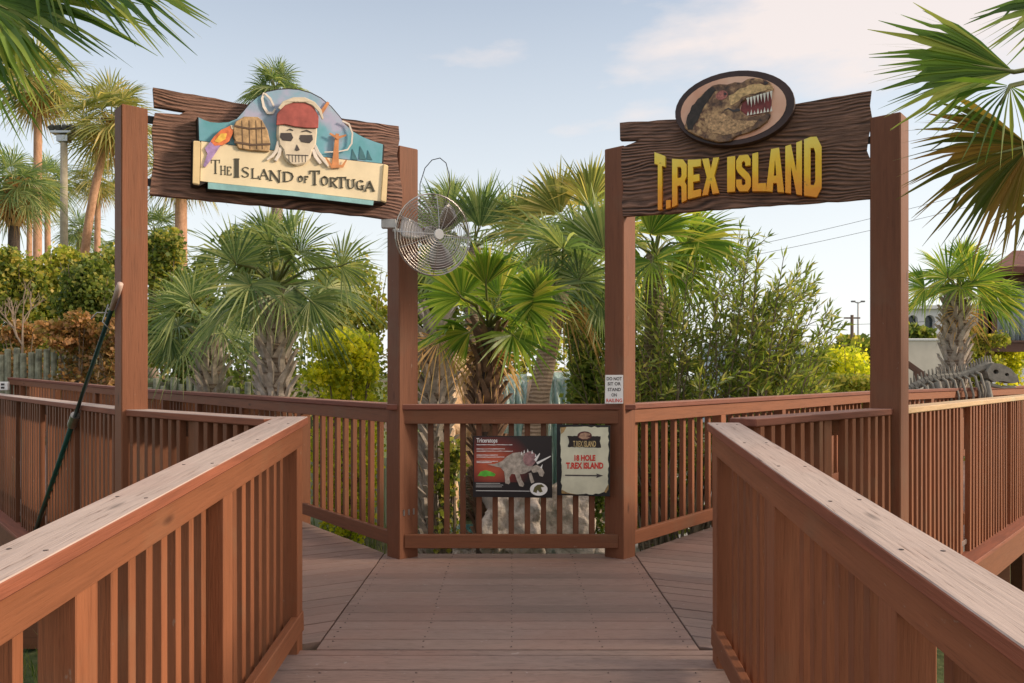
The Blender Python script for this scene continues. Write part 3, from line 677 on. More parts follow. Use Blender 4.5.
# T.REX ISLAND, relief letters on a bowed line
tops = [(180,304),(238,326),(300,330),(345,326),(392,321),(420,320),(497,311),(545,298),(607,286),(640,276),(665,266),(700,252),(735,254)]
bots = [(180,496),(215,492),(240,486),(290,460),(340,447),(392,439),(445,434),(545,433),(607,437),(665,446),(735,455)]
def lerp(tab, x):
    for i in range(len(tab)-1):
        if x <= tab[i+1][0]: f = (x-tab[i][0])/(tab[i+1][0]-tab[i][0]); return tab[i][1]+(tab[i+1][1]-tab[i][1])*f
    return tab[-1][1]
m, t, p = newmat('yellow letter paint'); cc = N(t, 'ShaderNodeTexCoord'); sp = N(t, 'ShaderNodeSeparateXYZ'); L(t, cc.outputs['Object'], sp.inputs[0])
a = noise_t(t, 9, 4); ad = N(t, 'ShaderNodeMath', operation='MULTIPLY_ADD'); L(t, a, ad.inputs[0]); ad.inputs[1].default_value = .28; L(t, sp.outputs['Z'], ad.inputs[2])
L(t, ramp(t, ad.outputs[0], [(.20, (.95, .36, .01)), (.36, (1.0, .62, .015)), (.54, (1.0, .80, .12)), (.68, (.55, .62, .38))]), p.inputs['Base Color'])
p.inputs['Roughness'].default_value = .42
spots = noise_t(t, 14, 4)
old = p.inputs['Base Color'].links[0].from_socket
L(t, mixc(t, ramp(t, spots, [(.66, (0, 0, 0)), (.72, (.6, .6, .6))]), old, (.20, .14, .04)), p.inputs['Base Color'])
M_yel = m
LTR = [('T',180,215),('.',218,233),('R',238,286),('E',290,333),('X',337,393),('I',420,446),('S',450,498),('L',503,548),('A',548,608),('N',612,667),('D',674,732)]
for ch, x0, x1 in LTR:
    b = MB(); lo = []
    for l in BLK[ch]:
        q = []
        for i, (u, v) in enumerate(l):
            u2, v2 = l[(i+1) % len(l)]
            for f in (0, .5): q.append((u+(u2-u)*f, v+(v2-v)*f))
        lo.append([(x0+(x1-x0)*u, lerp(bots, x0+(x1-x0)*u)+(lerp(tops, x0+(x1-x0)*u)-lerp(bots, x0+(x1-x0)*u))*v) for u, v in q])
    PR_.art(b, lo, z3, .0, .040)
    b.build('letter', [M_yel], sgR)
brackets(PR_, z3, [(898, 260), (905, 330)], sgR)

# ------------------------------------------------------------------ boards on the centre railing
zb = lambda x, y: (410+x*.21967, 410+y*.21967)
PC = Plane((-1, 5.515), (1, 5.515))
tri = empty('information_board', (-.1, 5.52, .4), 'black and red information board headed Triceratops with a horned grey dinosaur', 'sign')
b = MB(); PC.art(b, [(287,118),(646,118),(648,400),(287,396)], zb, -.006, .0); b.build('panel', plain('black printed panel', (.016, .013, .014), .35), tri, bevel=.001)
m, t, p = newmat('red printed glow area'); cc = N(t, 'ShaderNodeTexCoord'); mm = N(t, 'ShaderNodeMapping'); mm.inputs['Location'].default_value = (.12, 0, -1.12); mm.inputs['Scale'].default_value = (3.6, 1, 4.3); L(t, cc.outputs['Object'], mm.inputs[0])
gr_ = N(t, 'ShaderNodeTexGradient', gradient_type='SPHERICAL'); L(t, mm.outputs[0], gr_.inputs[0])
L(t, ramp(t, gr_.outputs[0], [(0, (.018, .012, .013)), (.35, (.14, .02, .016)), (.8, (.55, .11, .05))]), p.inputs['Base Color']); p.inputs['Roughness'].default_value = .35
b = MB(); PC.art(b, [(292,122),(642,122),(643,330),(292,328)], zb, .0005, .002); b.build('print', m, tri)
M_wht = plain('white print', (.82, .82, .80), .4, .05)
M_grn = plain('green print', (.12, .50, .05), .4, .3, 30)
M_hide = plain('printed grey hide', (.42, .37, .31), .5, .45, 34)
M_hided = plain('printed dark hide', (.16, .09, .08), .5, .4, 34)
b = MB(); text(b, 'Triceratops', PC, zb, (303, 128, 398, 154), .0035, .020); b.build('heading', M_wht, tri); b = MB()
for y, x1 in ((157, 466), (176, 432), (186, 468), (204, 400), (213, 430), (232, 400), (238, 372)): PC.art(b, jag([(303,y),(x1,y),(x1,y+2.6),(303,y+2.6)], .7, 9, int(y)), zb, .0025, .003)
for y, x1 in ((333, 410), (341, 424), (349, 418)): PC.art(b, [(300,y),(x1,y),(x1,y+1.6),(300,y+1.6)], zb, .0022, .003)
PC.art(b, [(300,366),(545,368),(545,370.5),(300,368.5)], zb, .0022, .003)
b.build('fine_print', M_wht, tri)
b = MB()
# body, tail, legs
PC.art(b, [(352,248),(385,246),(420,232),(440,212),(468,196),(500,192),(530,200),(548,228),(560,250),(548,276),(520,290),(500,292),(508,318),(520,338),(514,350),(498,346),(486,318),(478,292),(462,290),(452,308),(456,330),(450,338),(434,334),(432,306),(428,280),(412,262),(385,256)], zb, .0025, .006)
PC.art(b, [(540,288),(552,286),(560,310),(566,328),(552,334),(546,316)], zb, .0025, .0055)
PC.art(b, [(545,262),(575,250),(600,262),(612,285),(604,304),(590,300),(582,282),(560,286)], zb, .0062, .009)
dn = b.build('dinosaur_print', M_hide, tri)
b = MB(); PC.art(b, jag(ell(545, 222, 30, 34, 10, 18), 2, 6, 2), zb, .0064, .008); b.build('frill', plain('pinkish printed frill', (.34, .19, .19), .5, .4, 40), dn)
b = MB()
for q in ([(575,238),(640,208),(642,212),(580,248)], [(565,226),(590,196),(592,200),(574,236)], [(592,262),(604,246),(600,268)]): PC.art(b, q, zb, .0092, .0108)
for x, y in ((508,196),(520,188),(536,184),(556,190),(572,206)): PC.art(b, [(x-4,y+8),(x+4,y+8),(x,y-8)], zb, .0082, .0092)
b.build('horn', M_wht, dn)
b = MB(); PC.art(b, [(308,300),(322,280),(345,274),(372,282),(390,292),(384,302),(356,300),(340,304),(326,300)], zb, .0025, .004); b.build('green_dinosaur_print', M_grn, tri)
b = MB(); PC.art(b, ell(586, 361, 40, 29), zb, .0095, .0115); bg_ = b.build('badge', M_wht, tri)
b = MB(); PC.art(b, [(560,372),(566,352),(580,340),(600,338),(612,350),(596,352),(604,372),(592,376),(580,364),(576,378)], zb, .0117, .0125); b.build('badge_mark', plain('olive badge ink', (.10, .09, .03), .5), bg_)

arw = empty('direction_sign', (.4, 5.52, .4), 'parchment style sign in black frame reading 18 HOLE T.REX ISLAND with an arrow right', 'sign')
b = MB(); PC.art(b, [(668,65),(912,70),(910,394),(670,388)], zb, -.006, .0); b.build('panel', M_black, arw, bevel=.001)
b = MB(); PC.art(b, jag([(684,80),(780,76),(902,78),(904,200),(902,340),(885,372),(860,382),(760,384),(690,376),(688,240)], 3.2, 14, 8), zb, .0005, .003)
b.build('parchment', plain('printed parchment', (.66, .66, .50), .5, .18, 5), arw)
b = MB()
for q in ([(684,80),(712,78),(700,100),(688,110)], [(884,372),(904,336),(904,360),(892,378)], [(690,362),(720,378),(760,384),(690,380)]): PC.art(b, q, zb, .0032, .0036)
b.build('burnt_edge', plain('burnt brown print', (.33, .22, .09), .5, .4, 20), arw)
b = MB(); PC.art(b, jag([(716,118),(868,120),(864,142),(870,172),(718,168),(724,144)], 1.5, 8), zb, .0032, .004); lg = b.build('logo_plank', M_edge, arw)
b = MB(); text(b, 'T.REX ISLAND', PC, zb, (742, 140, 846, 168), .0047); b.build('logo_lettering', plain('tan logo print', (.62, .47, .22), .5), lg)
b = MB(); PC.art(b, ell(795, 117, 33, 20), zb, .0045, .005); b.build('logo_oval', plain('maroon logo oval', (.10, .03, .03), .5), lg)
b = MB(); PC.art(b, [(768,124),(776,108),(796,102),(822,108),(818,116),(798,118),(820,124),(806,132),(784,132)], zb, .0052, .0057); b.build('logo_head', plain('tan logo head', (.42, .26, .17), .5, .4, 40), lg)
M_redp = plain('red print', (.60, .045, .03), .5, .15, 30)
b = MB(); text(b, '18 HOLE', PC, zb, (748, 204, 844, 232), .0042, .05); b.build('lettering', M_redp, arw)
b = MB(); text(b, 'T.REX ISLAND', PC, zb, (710, 238, 880, 268), .0042, .05); b.build('lettering', M_redp, arw)
b = MB(); PC.art(b, [(706,294),(850,296),(848,289),(880,299),(848,309),(850,302),(706,300)], zb, .0035, .0042); b.build('arrow', M_dk, arw)
# white notice on the right far post
PN = Plane(BR+Vector((-1, 0, 0))*.5+Vector((0, -.118, 0)), BR+Vector((.5, -.118, 0)))
zn = lambda x, y: (380+x*.33679, 180+y*.33679)
nt_ = empty('notice', (BR.x-.03, BR.y-.11, 1.07), 'small white notice reading DO NOT SIT OR STAND ON RAILING', 'sign')
b = MB(); PN.art(b, [(669,579),(722,579),(722,664),(668,664)], zn, -.005, .0); b.build('plate', M_wht, nt_, bevel=.001)
b = MB()
for s, bx in (('DO NOT', (673,585,718,595)), ('SIT OR', (676,600,715,610)), ('STAND', (676,617,715,627)), ('ON', (687,633,703,643))): text(b, s, PN, zn, bx, .0015)
b.build('lettering', M_dk, nt_)
b = MB(); text(b, 'RAILING', PN, zn, (672,649,719,660), .0015); b.build('red_lettering', M_redp, nt_)

# ------------------------------------------------------------------ fan on the left far post
fc = at(433, 235, 5.36); fan = empty('wall_fan', (-.62, 5.56, 2.2), 'round metal wire cage fan clamped to the side of the left far post', 'fan')
ax = Vector((.50, -.86, -.10)).normalized(); up_ = Vector((0, 0, 1)); sx = up_.cross(ax).normalized(); sy = ax.cross(sx)
MF = Matrix((sx, sy, ax)).transposed()
M_wire = plain('chromed wire', (.50, .48, .46), .35, .1, 20, 1); M_alu = plain('aluminium blade', (.42, .41, .40), .35, .1, 6, .9)
def cage(sgn, prof, nsp, nr):
    b = MB(); rr_ = [prof(k/nr) for k in range(1, nr+1)]
    for r_, h in rr_: b.ring(fc+ax*h*sgn, r_, .0021, MF, 30, 4)
    for k in range(nsp):
        a = 2*math.pi*k/nsp; b.tube([fc+ax*prof(q/10)[1]*sgn+MF @ Vector((math.cos(a), math.sin(a), 0))*prof(q/10)[0] for q in range(1, 11)], .003 if k % (nsp//4) == 0 else .0017, 4, False)
    return b
cage(1, lambda q: (.268*q, .075*math.cos(q*1.45)+.02), 16, 16).build('front_guard', M_wire, fan)
cage(-1, lambda q: (.268*q if q < 1 else .268, .12*math.cos(q*1.5)+.0), 16, 14).build('rear_guard', M_wire, fan)
b = MB(); b.ring(fc, .270, .0045, MF, 36, 6); b.ring(fc+ax*.045, .18, .003, MF, 30, 5); b.build('rim', M_wire, fan)
b = MB()
for k in range(3):
    a0 = 2*math.pi*k/3+.9; vs = []
    for i in range(7):
        for j in range(5):
            rr0 = .05+.185*i/6; wa = (.45+.25*math.sin(i/6*math.pi))*(j/4-.5)*2*.62
            q = Vector((rr0*math.cos(a0+wa), rr0*math.sin(a0+wa), .035*(j/4-.5)*2)); vs.append(fc+MF @ q)
    b.add(vs, [(i*5+j, i*5+j+1, (i+1)*5+j+1, (i+1)*5+j) for i in range(6) for j in range(4)])
o = b.build('blade', M_alu, fan, True); md = o.modifiers.new('s', 'SOLIDIFY'); md.thickness = .002
b = MB(); b.tube([fc-ax*.14, fc-ax*.02], [.06, .062], 16); b.build('motor', M_alu, fan, bevel=.005)
b = MB(); b.tube([fc+ax*.094, fc+ax*.104], [.036, .032], 18); b.build('badge', M_wht, fan)
b = MB(); b.tube([fc-ax*.12, fc-ax*.12+Vector((-.10, .05, -.01)), Vector((-.70, 5.52, fc.z+.05)), Vector((-.82, 5.50, fc.z+.06))], .014, 8)
pf = at(389, 224, 5.5); b.box(pf, (.10, .05, .06)); b.build('bracket', plain('pale cast bracket', (.6, .6, .58), .4), fan, bevel=.004)
b = MB(); cpts = [at(x, y, 5.45) for x, y in ((420,204),(420,184),(425,168),(432,160),(440,158),(446,163),(449,174),(450,186),(446,202),(440,222))]; b.tube(cpts, .0032, 6); b.build('cable', M_black, fan, True)

# ------------------------------------------------------------------ skimmer pole leaning on the rail
p0 = Vector((-4.02, 6.72, -.09)); p1 = Vector((-2.262, 4.62, 1.80)); d = p1-p0
pole = empty('long_pole', p0, 'long dark green pole with a pale tip leaning against the left near sign post', 'pole')
b = MB(); b.tube([p0, p0+d*.55], .018, 10); b.build('lower_tube', plain('dark green enamel', (.012, .07, .055), .3), pole, True)
b = MB(); b.tube([p0+d*.55, p0+d*.965], .013, 10); b.build('upper_tube', plain('dark teal enamel', (.012, .045, .042), .3), pole, True)
b = MB(); b.tube([p0+d*.535, p0+d*.575], .030, 12); b.tube([p0+d*.555, p0+d*.555+Vector((.05, -.02, .02))], .012, 8); b.build('clamp', M_screw, pole)
b = MB(); b.tube([p0+d*.93, p0+d*.985, p1], [.015, .019, .017], 10); b.build('tip', plain('pale worn tip', (.55, .42, .36), .6), pole, True)
b = MB()
q = p0+d*.90
for s_, a in ((0, .9), (.012, 2.6), (.03, 4.4)): b.tube([q+Vector((0, 0, s_*3)), q+Vector((.06*math.cos(a), -.03, .05*math.sin(a)+s_)), q+Vector((.09*math.cos(a+.6), -.03, .07*math.sin(a+.6)))], .004, 6)
b.build('wire', M_screw, pole, True)
# outlet box on the far left railing
q = at(4, 386, 15.0); ob = empty('outlet_box', q, 'small white outlet box on the railing at the far left', 'electrical box')
b = MB(); b.box(q, (.18, .07, .16)); b.build('box', M_wht, ob, bevel=.01)
b = MB(); b.box(q+Vector((0, -.04, .03)), (.06, .01, .035)); b.box(q+Vector((0, -.04, -.03)), (.06, .01, .035)); b.build('socket', M_dk, ob)

# ------------------------------------------------------------------ palms
def frond(b, hub, f, nrm, ln, n=38, spread=125, droop=.35, w=.030, seed=0, joined=.38, cup=.25):
    """fan leaf: hub point, forward f, face normal nrm"""
    r = random.Random(seed); f = f.normalized(); s = f.cross(nrm).normalized(); nn = s.cross(f).normalized()
    for i in range(n):
        a = R(spread)*(2*(i+.5)/n-1); l = ln*(.62+.38*math.cos(a*.62))*r.uniform(.90, 1.08)
        dr = (f*math.cos(a)+s*math.sin(a)); dr = (dr+nn*cup*(abs(a)/2.2)).normalized()
        side = dr.cross(nn).normalized(); ww = w*r.uniform(.8, 1.15)
        fold = nn*(.35*ww*(1 if i % 2 else -1)); dp = droop*r.uniform(.6, 1.5); vs = []
        hw = [.12, .80, 1.0, .62, .05]; ts = [.04, joined*.75, joined*1.25, .72, 1.0]
        jit = Vector((r.uniform(-.05, .05), r.uniform(-.05, .05), r.uniform(-.05, .05)))
        for tt, h in zip(ts, hw):
            c = hub+dr*l*tt+Vector((0, 0, -1))*dp*l*max(0, tt-.25)**2+jit*l*max(0, tt-joined)
            if i % 5 == 0 and tt > .7: c.z -= .10*l*dp*3*tt
            vs.append(c+side*ww*h*ln*.62+fold*h); vs.append(c-side*ww*h*ln*.62-fold*h)
        b.add(vs, [(2*k, 2*k+1, 2*k+3, 2*k+2) for k in range(4)])
def crown_mb(c, nf, pet, ln, seed, emin=-45, emax=85, n=34, droop=.4, w=.030, skip=None, spread=120):
    """leaves and their stalks in separate builders"""
    r = random.Random(seed); lb = MB(); sb = MB()
    for i in range(nf):
        az = i*2.39996+r.uniform(-.25, .25); q = (i+.5)/nf
        el = R(emax+(emin-emax)*q**.85+r.uniform(-8, 8))
        d = Vector((math.cos(az)*math.cos(el), math.sin(az)*math.cos(el), math.sin(el)))
        if skip and skip(d): continue
        pl = pet*r.uniform(.75, 1.15); hub = c+d*pl+Vector((0, 0, -.16*pl*math.cos(el)))
        f = (d+Vector((0, 0, -.62*math.cos(el)))).normalized()
        out_ = Vector((math.cos(az), math.sin(az), 0)); nrm = (Vector((0, 0, 1))*math.cos(el)-out_*math.sin(el)+out_*.55)
        nrm = (nrm+Vector((r.uniform(-.5, .5), r.uniform(-.5, .5), r.uniform(-.2, .2)))).normalized()
        frond(lb, hub, f, nrm, ln*r.uniform(.85, 1.12), n, spread, droop, w, seed*100+i)
        sb.tube([c+d*.05, c+d*pl*.55+Vector((0, 0, .03*pl)), hub, hub+f*ln*.18], [.022, .014, .010, .003], 5, False)
    return lb, sb
PALM = [(.030, .062, .022), (.052, .095, .030), (.080, .125, .038), (.125, .165, .055)]
M_sabal = leafmat('sabal leaf', [(.065, .11, .045), (.12, .18, .075), (.21, .26, .11), (.34, .36, .17)], .32, .40)
M_bright = leafmat('bright fan leaf', [(.065, .13, .022), (.13, .22, .035), (.25, .33, .055), (.48, .42, .10)], .38, .38)
M_warm = leafmat('sunlit palm leaf', [(.11, .13, .04), (.20, .22, .075), (.32, .30, .11), (.50, .40, .17)], .35, .5)
M_tan = leafmat('dry palm leaf', [(.30, .17, .07), (.45, .27, .12), (.55, .38, .2), (.24, .12, .05)], .25, .7)
M_over = leafmat('overhanging fan leaf', [(.045, .095, .018), (.09, .165, .03), (.15, .235, .04), (.28, .30, .07)], .3, .35)
M_overb = leafmat('browning fan leaf', [(.05, .08, .015), (.12, .12, .025), (.20, .14, .03), (.26, .15, .04)], .35, .45)
M_stalk = plain('leaf stalk', (.17, .19, .06), .5, .3, 10)
def trunkmat(name, c, c2, rings=22):
    m, t, p = newmat(name); co = N(t, 'ShaderNodeTexCoord')
    wv = N(t, 'ShaderNodeTexWave', bands_direction='Z'); L(t, co.outputs['Object'], wv.inputs['Vector']); wv.inputs['Scale'].default_value = rings/6.28*2; wv.inputs['Distortion'].default_value = 3; wv.inputs['Detail'].default_value = 3
    f = noise_t(t, 9, 5, sc=(1, 1, .35)); h = N(t, 'ShaderNodeMath', operation='MULTIPLY_ADD'); L(t, wv.outputs['Fac'], h.inputs[0]); h.inputs[1].default_value = .35; L(t, f, h.inputs[2])
    L(t, ramp(t, h.outputs[0], [(.3, tuple(x*.5 for x in c)), (.6, c), (.95, c2)]), p.inputs['Base Color']); p.inputs['Roughness'].default_value = .9
    bump(t, p, h.outputs[0], .8, .03); return m
M_trunk = trunkmat('grey palm trunk', (.27, .20, .15), (.42, .33, .26)); M_trunkw = trunkmat('sunlit palm trunk', (.50, .27, .16), (.66, .40, .26))  # M_trunkw has the orange of low sunlight mixed into its trunk colour
M_trunkr = trunkmat('ringed tan palm trunk', (.40, .29, .21), (.56, .42, .32))
M_boot = plain('grey leaf boots', (.48, .42, .36), .85, .35, 14, bmp=.4); M_bootb = plain('brown leaf boots', (.20, .12, .075), .9, .45, 14, bmp=.4)
M_fib = plain('dark trunk fibre', (.075, .055, .042), .95, .4, 20, bmp=.5)
def boots(b, fn, z0, z1, rad, step, seed, size=1.0):
    """criss-cross leaf bases up a trunk; fn(z) -> centre"""
    r = random.Random(seed); z = z0; k = 0
    while z < z1:
        for j in range(9):
            a = (j+.5*(k % 2))*2*math.pi/9+r.uniform(-.12, .12)
            c = fn(z); o = Vector((math.cos(a), math.sin(a), 0)); s = Vector((-o.y, o.x, 0)); ln = .24*size*r.uniform(.75, 1.2); wd = .036*size
            lean = s*(1 if k % 2 else -1)*.09*size
            p0_ = c+o*rad*.86; p1_ = p0_+Vector((0, 0, ln*.55))+o*.05*size+lean*.5; p2_ = p0_+Vector((0, 0, ln))+o*(.10+r.uniform(-.02, .05))*size+lean
            vs = [p0_-s*wd*1.3, p0_+s*wd*1.3, p1_+s*wd*.8, p1_-s*wd*.8, p2_+s*wd*.45, p2_-s*wd*.45]
            vi = [v-o*.035*size for v in vs]
            b.add(vs+vi, [(0,1,2,3), (3,2,4,5), (7,6,9,8), (8,9,11,10), (1,7,8,2), (2,8,10,4), (0,3,9,6), (3,5,11,9), (4,10,11,5), (0,6,7,1)])
        z += step*size; k += 1
def palm(label, base, top, rad, crown, leaf, seed, boot=None, bootmat=None, trunkm=M_trunk, nf=26, group=None, bend=0, dead=0, n=34, w=.03, droop=.4, emin=-45, emax=85, skip=None, spread=120, fans=()):
    base = Vector(base); top = Vector(top); pet, ln = crown
    root = empty('palm_tree', base, label, 'palm tree', group)
    fn = lambda q: base.lerp(top, q)+Vector((bend*math.sin(q*math.pi), 0, 0))
    b = MB(); b.tube([fn(q/14) for q in range(15)], [rad*(1.25-.25*min(1, q/2))*(1-.012*q) for q in range(15)], 12)
    b.build('trunk', trunkm, root, True)
    if boot:
        b = MB(); H = top.z-base.z
        boots(b, lambda z: fn((z-base.z)/H), base.z+boot[0]*H, base.z+boot[1]*H, rad, .155, seed, boot[2])
        b.build('leaf_base', bootmat or M_boot, root, fixn=False)
    lb, sb = crown_mb(top, nf, pet, ln, seed, emin=emin, emax=emax, n=n, w=w, droop=droop, skip=skip, spread=spread)
    for i, (hx, hy, an, lp_, sp_, *yo) in enumerate(fans):          # the big leaves that face the walkway
        Yf = top.y-(yo[0] if yo else .45); hub = at(hx, hy, Yf); an = R(an)
        f = Vector((math.cos(an), -.25, math.sin(an))).normalized(); nr = Vector((.1*math.sin(i*2.1), -.90, .32+.1*math.cos(i*1.7)))
        frond(lb, hub, f, nr, lp_*Yf/F, 40, sp_, .30, w*1.15, seed*300+i, .48, .18)
        sb.tube([top, top.lerp(hub, .5)+Vector((0, 0, .08)), hub, hub+f*.12], [.02, .015, .011, .003], 5, False)
    cr_ = lb.build('crown', leaf, root, fixn=False); sb.build('leaf_stalk', M_stalk, cr_, True, fixn=False)
    if dead:
        db, ds = crown_mb(top-Vector((0, 0, ln*.15)), dead, pet*.55, ln*.75, seed+5, emin=-88, emax=-42, n=20, w=w*.8, droop=.5)
        db.build('dead_leaves', M_tan, root, fixn=False)
    return root
G = -1.2
def gp(px, Y): q = at(px, 375, Y); return (q.x, Y, hgt(q.x, Y)-.05)
def tp(px, py, Y): return tuple(at(px, py, Y))
gA = 'fan palms growing beyond the railings'
palm('broad grey-green sabal palm with grey cross-hatched boots, centred under the pirate sign', gp(274, 8.6), tp(275, 288, 8.6), .155, (.52, .66), M_sabal, 11, (.1, .95, 1.0), M_boot, n=46, nf=14, group=gA, emin=-30, emax=80, w=.022, droop=.5, spread=150, fans=[(236,264,115,58,120), (297,252,85,56,115), (341,266,20,52,100), (255,300,200,50,100), (310,300,-40,46,80), (268,240,95,45,70, .1)])
palm('low sabal palm with short trunk and hanging fronds just right of the left near post', gp(221, 10.5), tp(208, 335, 10.5), .15, (.50, .72), M_sabal, 12, (.1, .98, 1.1), M_boot, n=42, nf=9, group=gA, emin=-25, emax=70, w=.022, droop=.6, spread=150, fans=[(176,312,150,44,110), (192,300,110,44,90), (170,335,230,40,80), (225,320,40,36,80)])
palm('dark spiky fan palm with whitish booted trunk just right of the left far post', gp(432, 9.0), tp(436, 318, 9.0), .13, (.42, .62), M_tan, 13, (.1, 1.0, 1.15), M_boot, n=26, nf=5, group=gA, emin=-80, emax=0, w=.022)
palm('bright green fan palm with shaggy brown boots at the centre', gp(487, 8.0), tp(488, 328, 8.0), .12, (.34, .60), M_bright, 14, (.25, 1.0, .95), M_bootb, trunkm=M_fib, n=36, nf=6, group=gA, emin=-12, emax=78, dead=4, w=.036, droop=.25, spread=115, fans=[(462,298,128,60,92), (486,285,88,52,50), (540,298,160,50,110), (522,304,15,56,80), (470,332,200,40,60)])
palm('leaning ringed grey palm trunk with green fan crown at the centre right', gp(508, 9.3), tp(562, 280, 9.3), .135, (.48, .74), M_sabal, 15, None, trunkm=M_trunkr, n=42, nf=9, group=gA, bend=-.03, emin=-25, dead=4, w=.026, droop=.4, spread=140, fans=[(579,280,60,52,140), (548,284,140,44,110), (604,250,118,72,70,.2), (585,262,85,70,60,.1), (600,300,-30,48,90)])
palm('tall dark fan palm rising behind the fan between the two signs', gp(468, 13.5), tp(474, 248, 13.5), .15, (.70, .95), M_sabal, 16, None, n=40, nf=14, group=gA, emin=-50, w=.022, fans=[(446,236,105,66,60), (480,228,80,62,60), (512,236,65,70,60), (452,205,120,40,60,.1)])
palm('fan palm behind the right far post with long fronds above the oleander', gp(650, 10.5), tp(655, 255, 10.5), .14, (.55, .80), M_bright, 17, (.1, .6, 1), M_bootb, n=40, nf=9, group=gA, emin=-25, w=.028, spread=130, fans=[(686,243,18,66,62), (650,235,60,60,60), (668,262,-20,56,70)])
palm('yellow-green fan palm at the centre behind the leaning palm', gp(592, 12.0), tp(582, 240, 12.0), .15, (.65, .90), M_warm, 27, None, n=40, nf=10, group=gA, emin=-35, w=.026, spread=135, fans=[(560,215,120,66,62), (540,230,150,62,60), (590,205,85,60,60), (612,230,40,50,70)])
palm('sabal palm with pale shaggy booted trunk in front of the white arcade at right', gp(950, 12.5), tp(957, 292, 12.5), .17, (.42, .70), M_bright, 18, (.35, .97, 1.0), M_boot, n=40, nf=11, group=gA, emin=-15, dead=4, w=.024, droop=.4, spread=140, fans=[(948,278,110,46,110), (972,282,35,46,90), (925,288,175,36,80), (992,296,-15,42,70), (962,262,80,34,70,.1)])
# tall palms far left, sunlit
gT = 'tall palms standing beyond the hedge'
palm('tallest straight palm in the left background, pinkish trunk and tan skirt', gp(37, 34), tp(38, 82, 34), .19, (1.0, 1.5), M_warm, 21, (.95, 1, 1.5), M_tan, trunkm=M_trunkw, n=28, nf=36, group=gT, dead=14, emin=-45, w=.030)
palm('tall curved palm in the left background leaning right towards the pirate sign', gp(88, 30), tp(112, 120, 30), .17, (.9, 1.4), M_warm, 22, (.94, 1, 1.4), M_tan, trunkm=M_trunkw, n=28, nf=32, group=gT, bend=-.55, dead=12, w=.030)
palm('medium palm with dark crown beside the tall straight palm', gp(49, 42), tp(47, 182, 42), .17, (.8, 1.3), M_sabal, 23, None, trunkm=M_trunkw, n=26, nf=32, group=gT, w=.03)
palm('slim palm trunk left of the lamp pole with crown below the tall ones', gp(28, 38), tp(30, 192, 38), .14, (.8, 1.2), M_warm, 24, None, trunkm=M_trunkw, n=26, nf=26, group=gT, w=.03)
palm('shaggy brown palm at the left picture edge', gp(14, 26), tp(14, 188, 26), .2, (.7, 1.1), M_sabal, 25, (.8, 1, 1.6), M_tan, trunkm=M_fib, n=28, nf=28, group=gT, dead=10, w=.03)
palm('slender palm directly behind the curved palm trunk', gp(96, 36), tp(98, 180, 36), .15, (.7, 1.1), M_warm, 26, None, trunkm=M_trunkw, n=26, nf=24, group=gT, dead=6, w=.03)
palm('palm with thick pink trunk seen below the left end of the pirate plank', gp(181, 28), tp(181, 168, 28), .23, (.7, 1.1), M_warm, 28, None, trunkm=M_trunkw, n=28, nf=26, group=gT, dead=6, w=.03)
palm('palm crown rising just above the skull on the pirate sign', gp(277, 24), tp(277, 92, 24), .19, (.5, .80), M_sabal, 29, None, trunkm=M_trunk, n=28, nf=30, group=gT, w=.03)
palm('small dark palm low behind the hedge left of the lamp pole', gp(82, 44), tp(80, 232, 44), .2, (.7, 1.1), M_sabal, 30, None, trunkm=M_trunkw, n=24, nf=24, group=gT, w=.03)
palm('small palm low behind the hedge right of the left near post', gp(152, 30), tp(155, 235, 30), .2, (.7, 1.1), M_sabal, 31, None, trunkm=M_trunk, n=24, nf=24, group=gT, w=.03)
palm('small round palm in the left background beyond the outlet box', gp(118, 40), tp(124, 250, 40), .2, (.6, 1.0), M_sabal, 32, None, trunkm=M_trunk, n=24, nf=22, group=gT, w=.03)
# two near palms outside the frame whose leaves hang in
def near_palm(label, base, top, hubs, mats, seed, away):
    base = Vector(base); top = Vector(top)
    root = empty('palm_tree', base, label, 'palm tree', 'near palms overhanging the picture')
    b = MB(); b.tube([base.lerp(top, q/10) for q in range(11)], [.2-.004*q for q in range(11)], 14); b.build('trunk', M_trunk, root, True)
    b = MB(); boots(b, lambda z: base.lerp(top, (z-base.z)/(top.z-base.z)), base.z+1.5, top.z, .17, .155, seed, 1.1); b.build('leaf_base', M_boot, root, fixn=False)
    lb, sb = crown_mb(top, 22, .8, 1.0, seed, skip=lambda d: d.dot(away) < .62, n=36)
    cr_ = lb.build('crown', M_over, root, fixn=False); sb.build('leaf_stalk', M_stalk, cr_, True, fixn=False)
    for i, (hub, f, nrm, ln, mt_, sp_, dr, nn_) in enumerate(hubs):
        hub = Vector(hub); f = Vector(f)
        b = MB(); frond(b, hub, f, Vector(nrm), ln, nn_, sp_, dr, .031, seed*10+i, .50, .12)
        l_ = b.build('leaf', mats[mt_], root, fixn=False)
        b = MB(); b.tube([top, (top+hub)/2+Vector((0, 0, .12)), hub, hub+f.normalized()*ln*.3], [.02, .016, .012, .004], 6, False); b.build('leaf_stalk', M_stalk, l_, True)
near_palm('near palm on the left whose dark fan leaves hang into the top left corner', (-4.1, 4.3, -1.2), (-4.0, 4.2, 3.55), [
    (at(62, -30, 4.2), (.95, .1, .0), (.12, -.80, .60), .78, 0, 48, .34, 40),
    (at(-38, -12, 4.3), (.97, .1, -.02), (.10, -.75, .65), .98, 0, 52, .26, 46),
    (at(-30, -8, 4.1), (.80, .1, -.35), (.2, -.85, .5), .66, 0, 60, .40, 34),
    (at(30, -60, 4.4), (.9, .1, -.25), (.2, -.75, .6), .72, 0, 60, .30, 36),
    (at(-60, 20, 4.0), (.55, .1, -.75), (.3, -.9, .2), .60, 0, 70, .5, 30)],
    [M_over], 41, Vector((-.9, -.4, 0)))
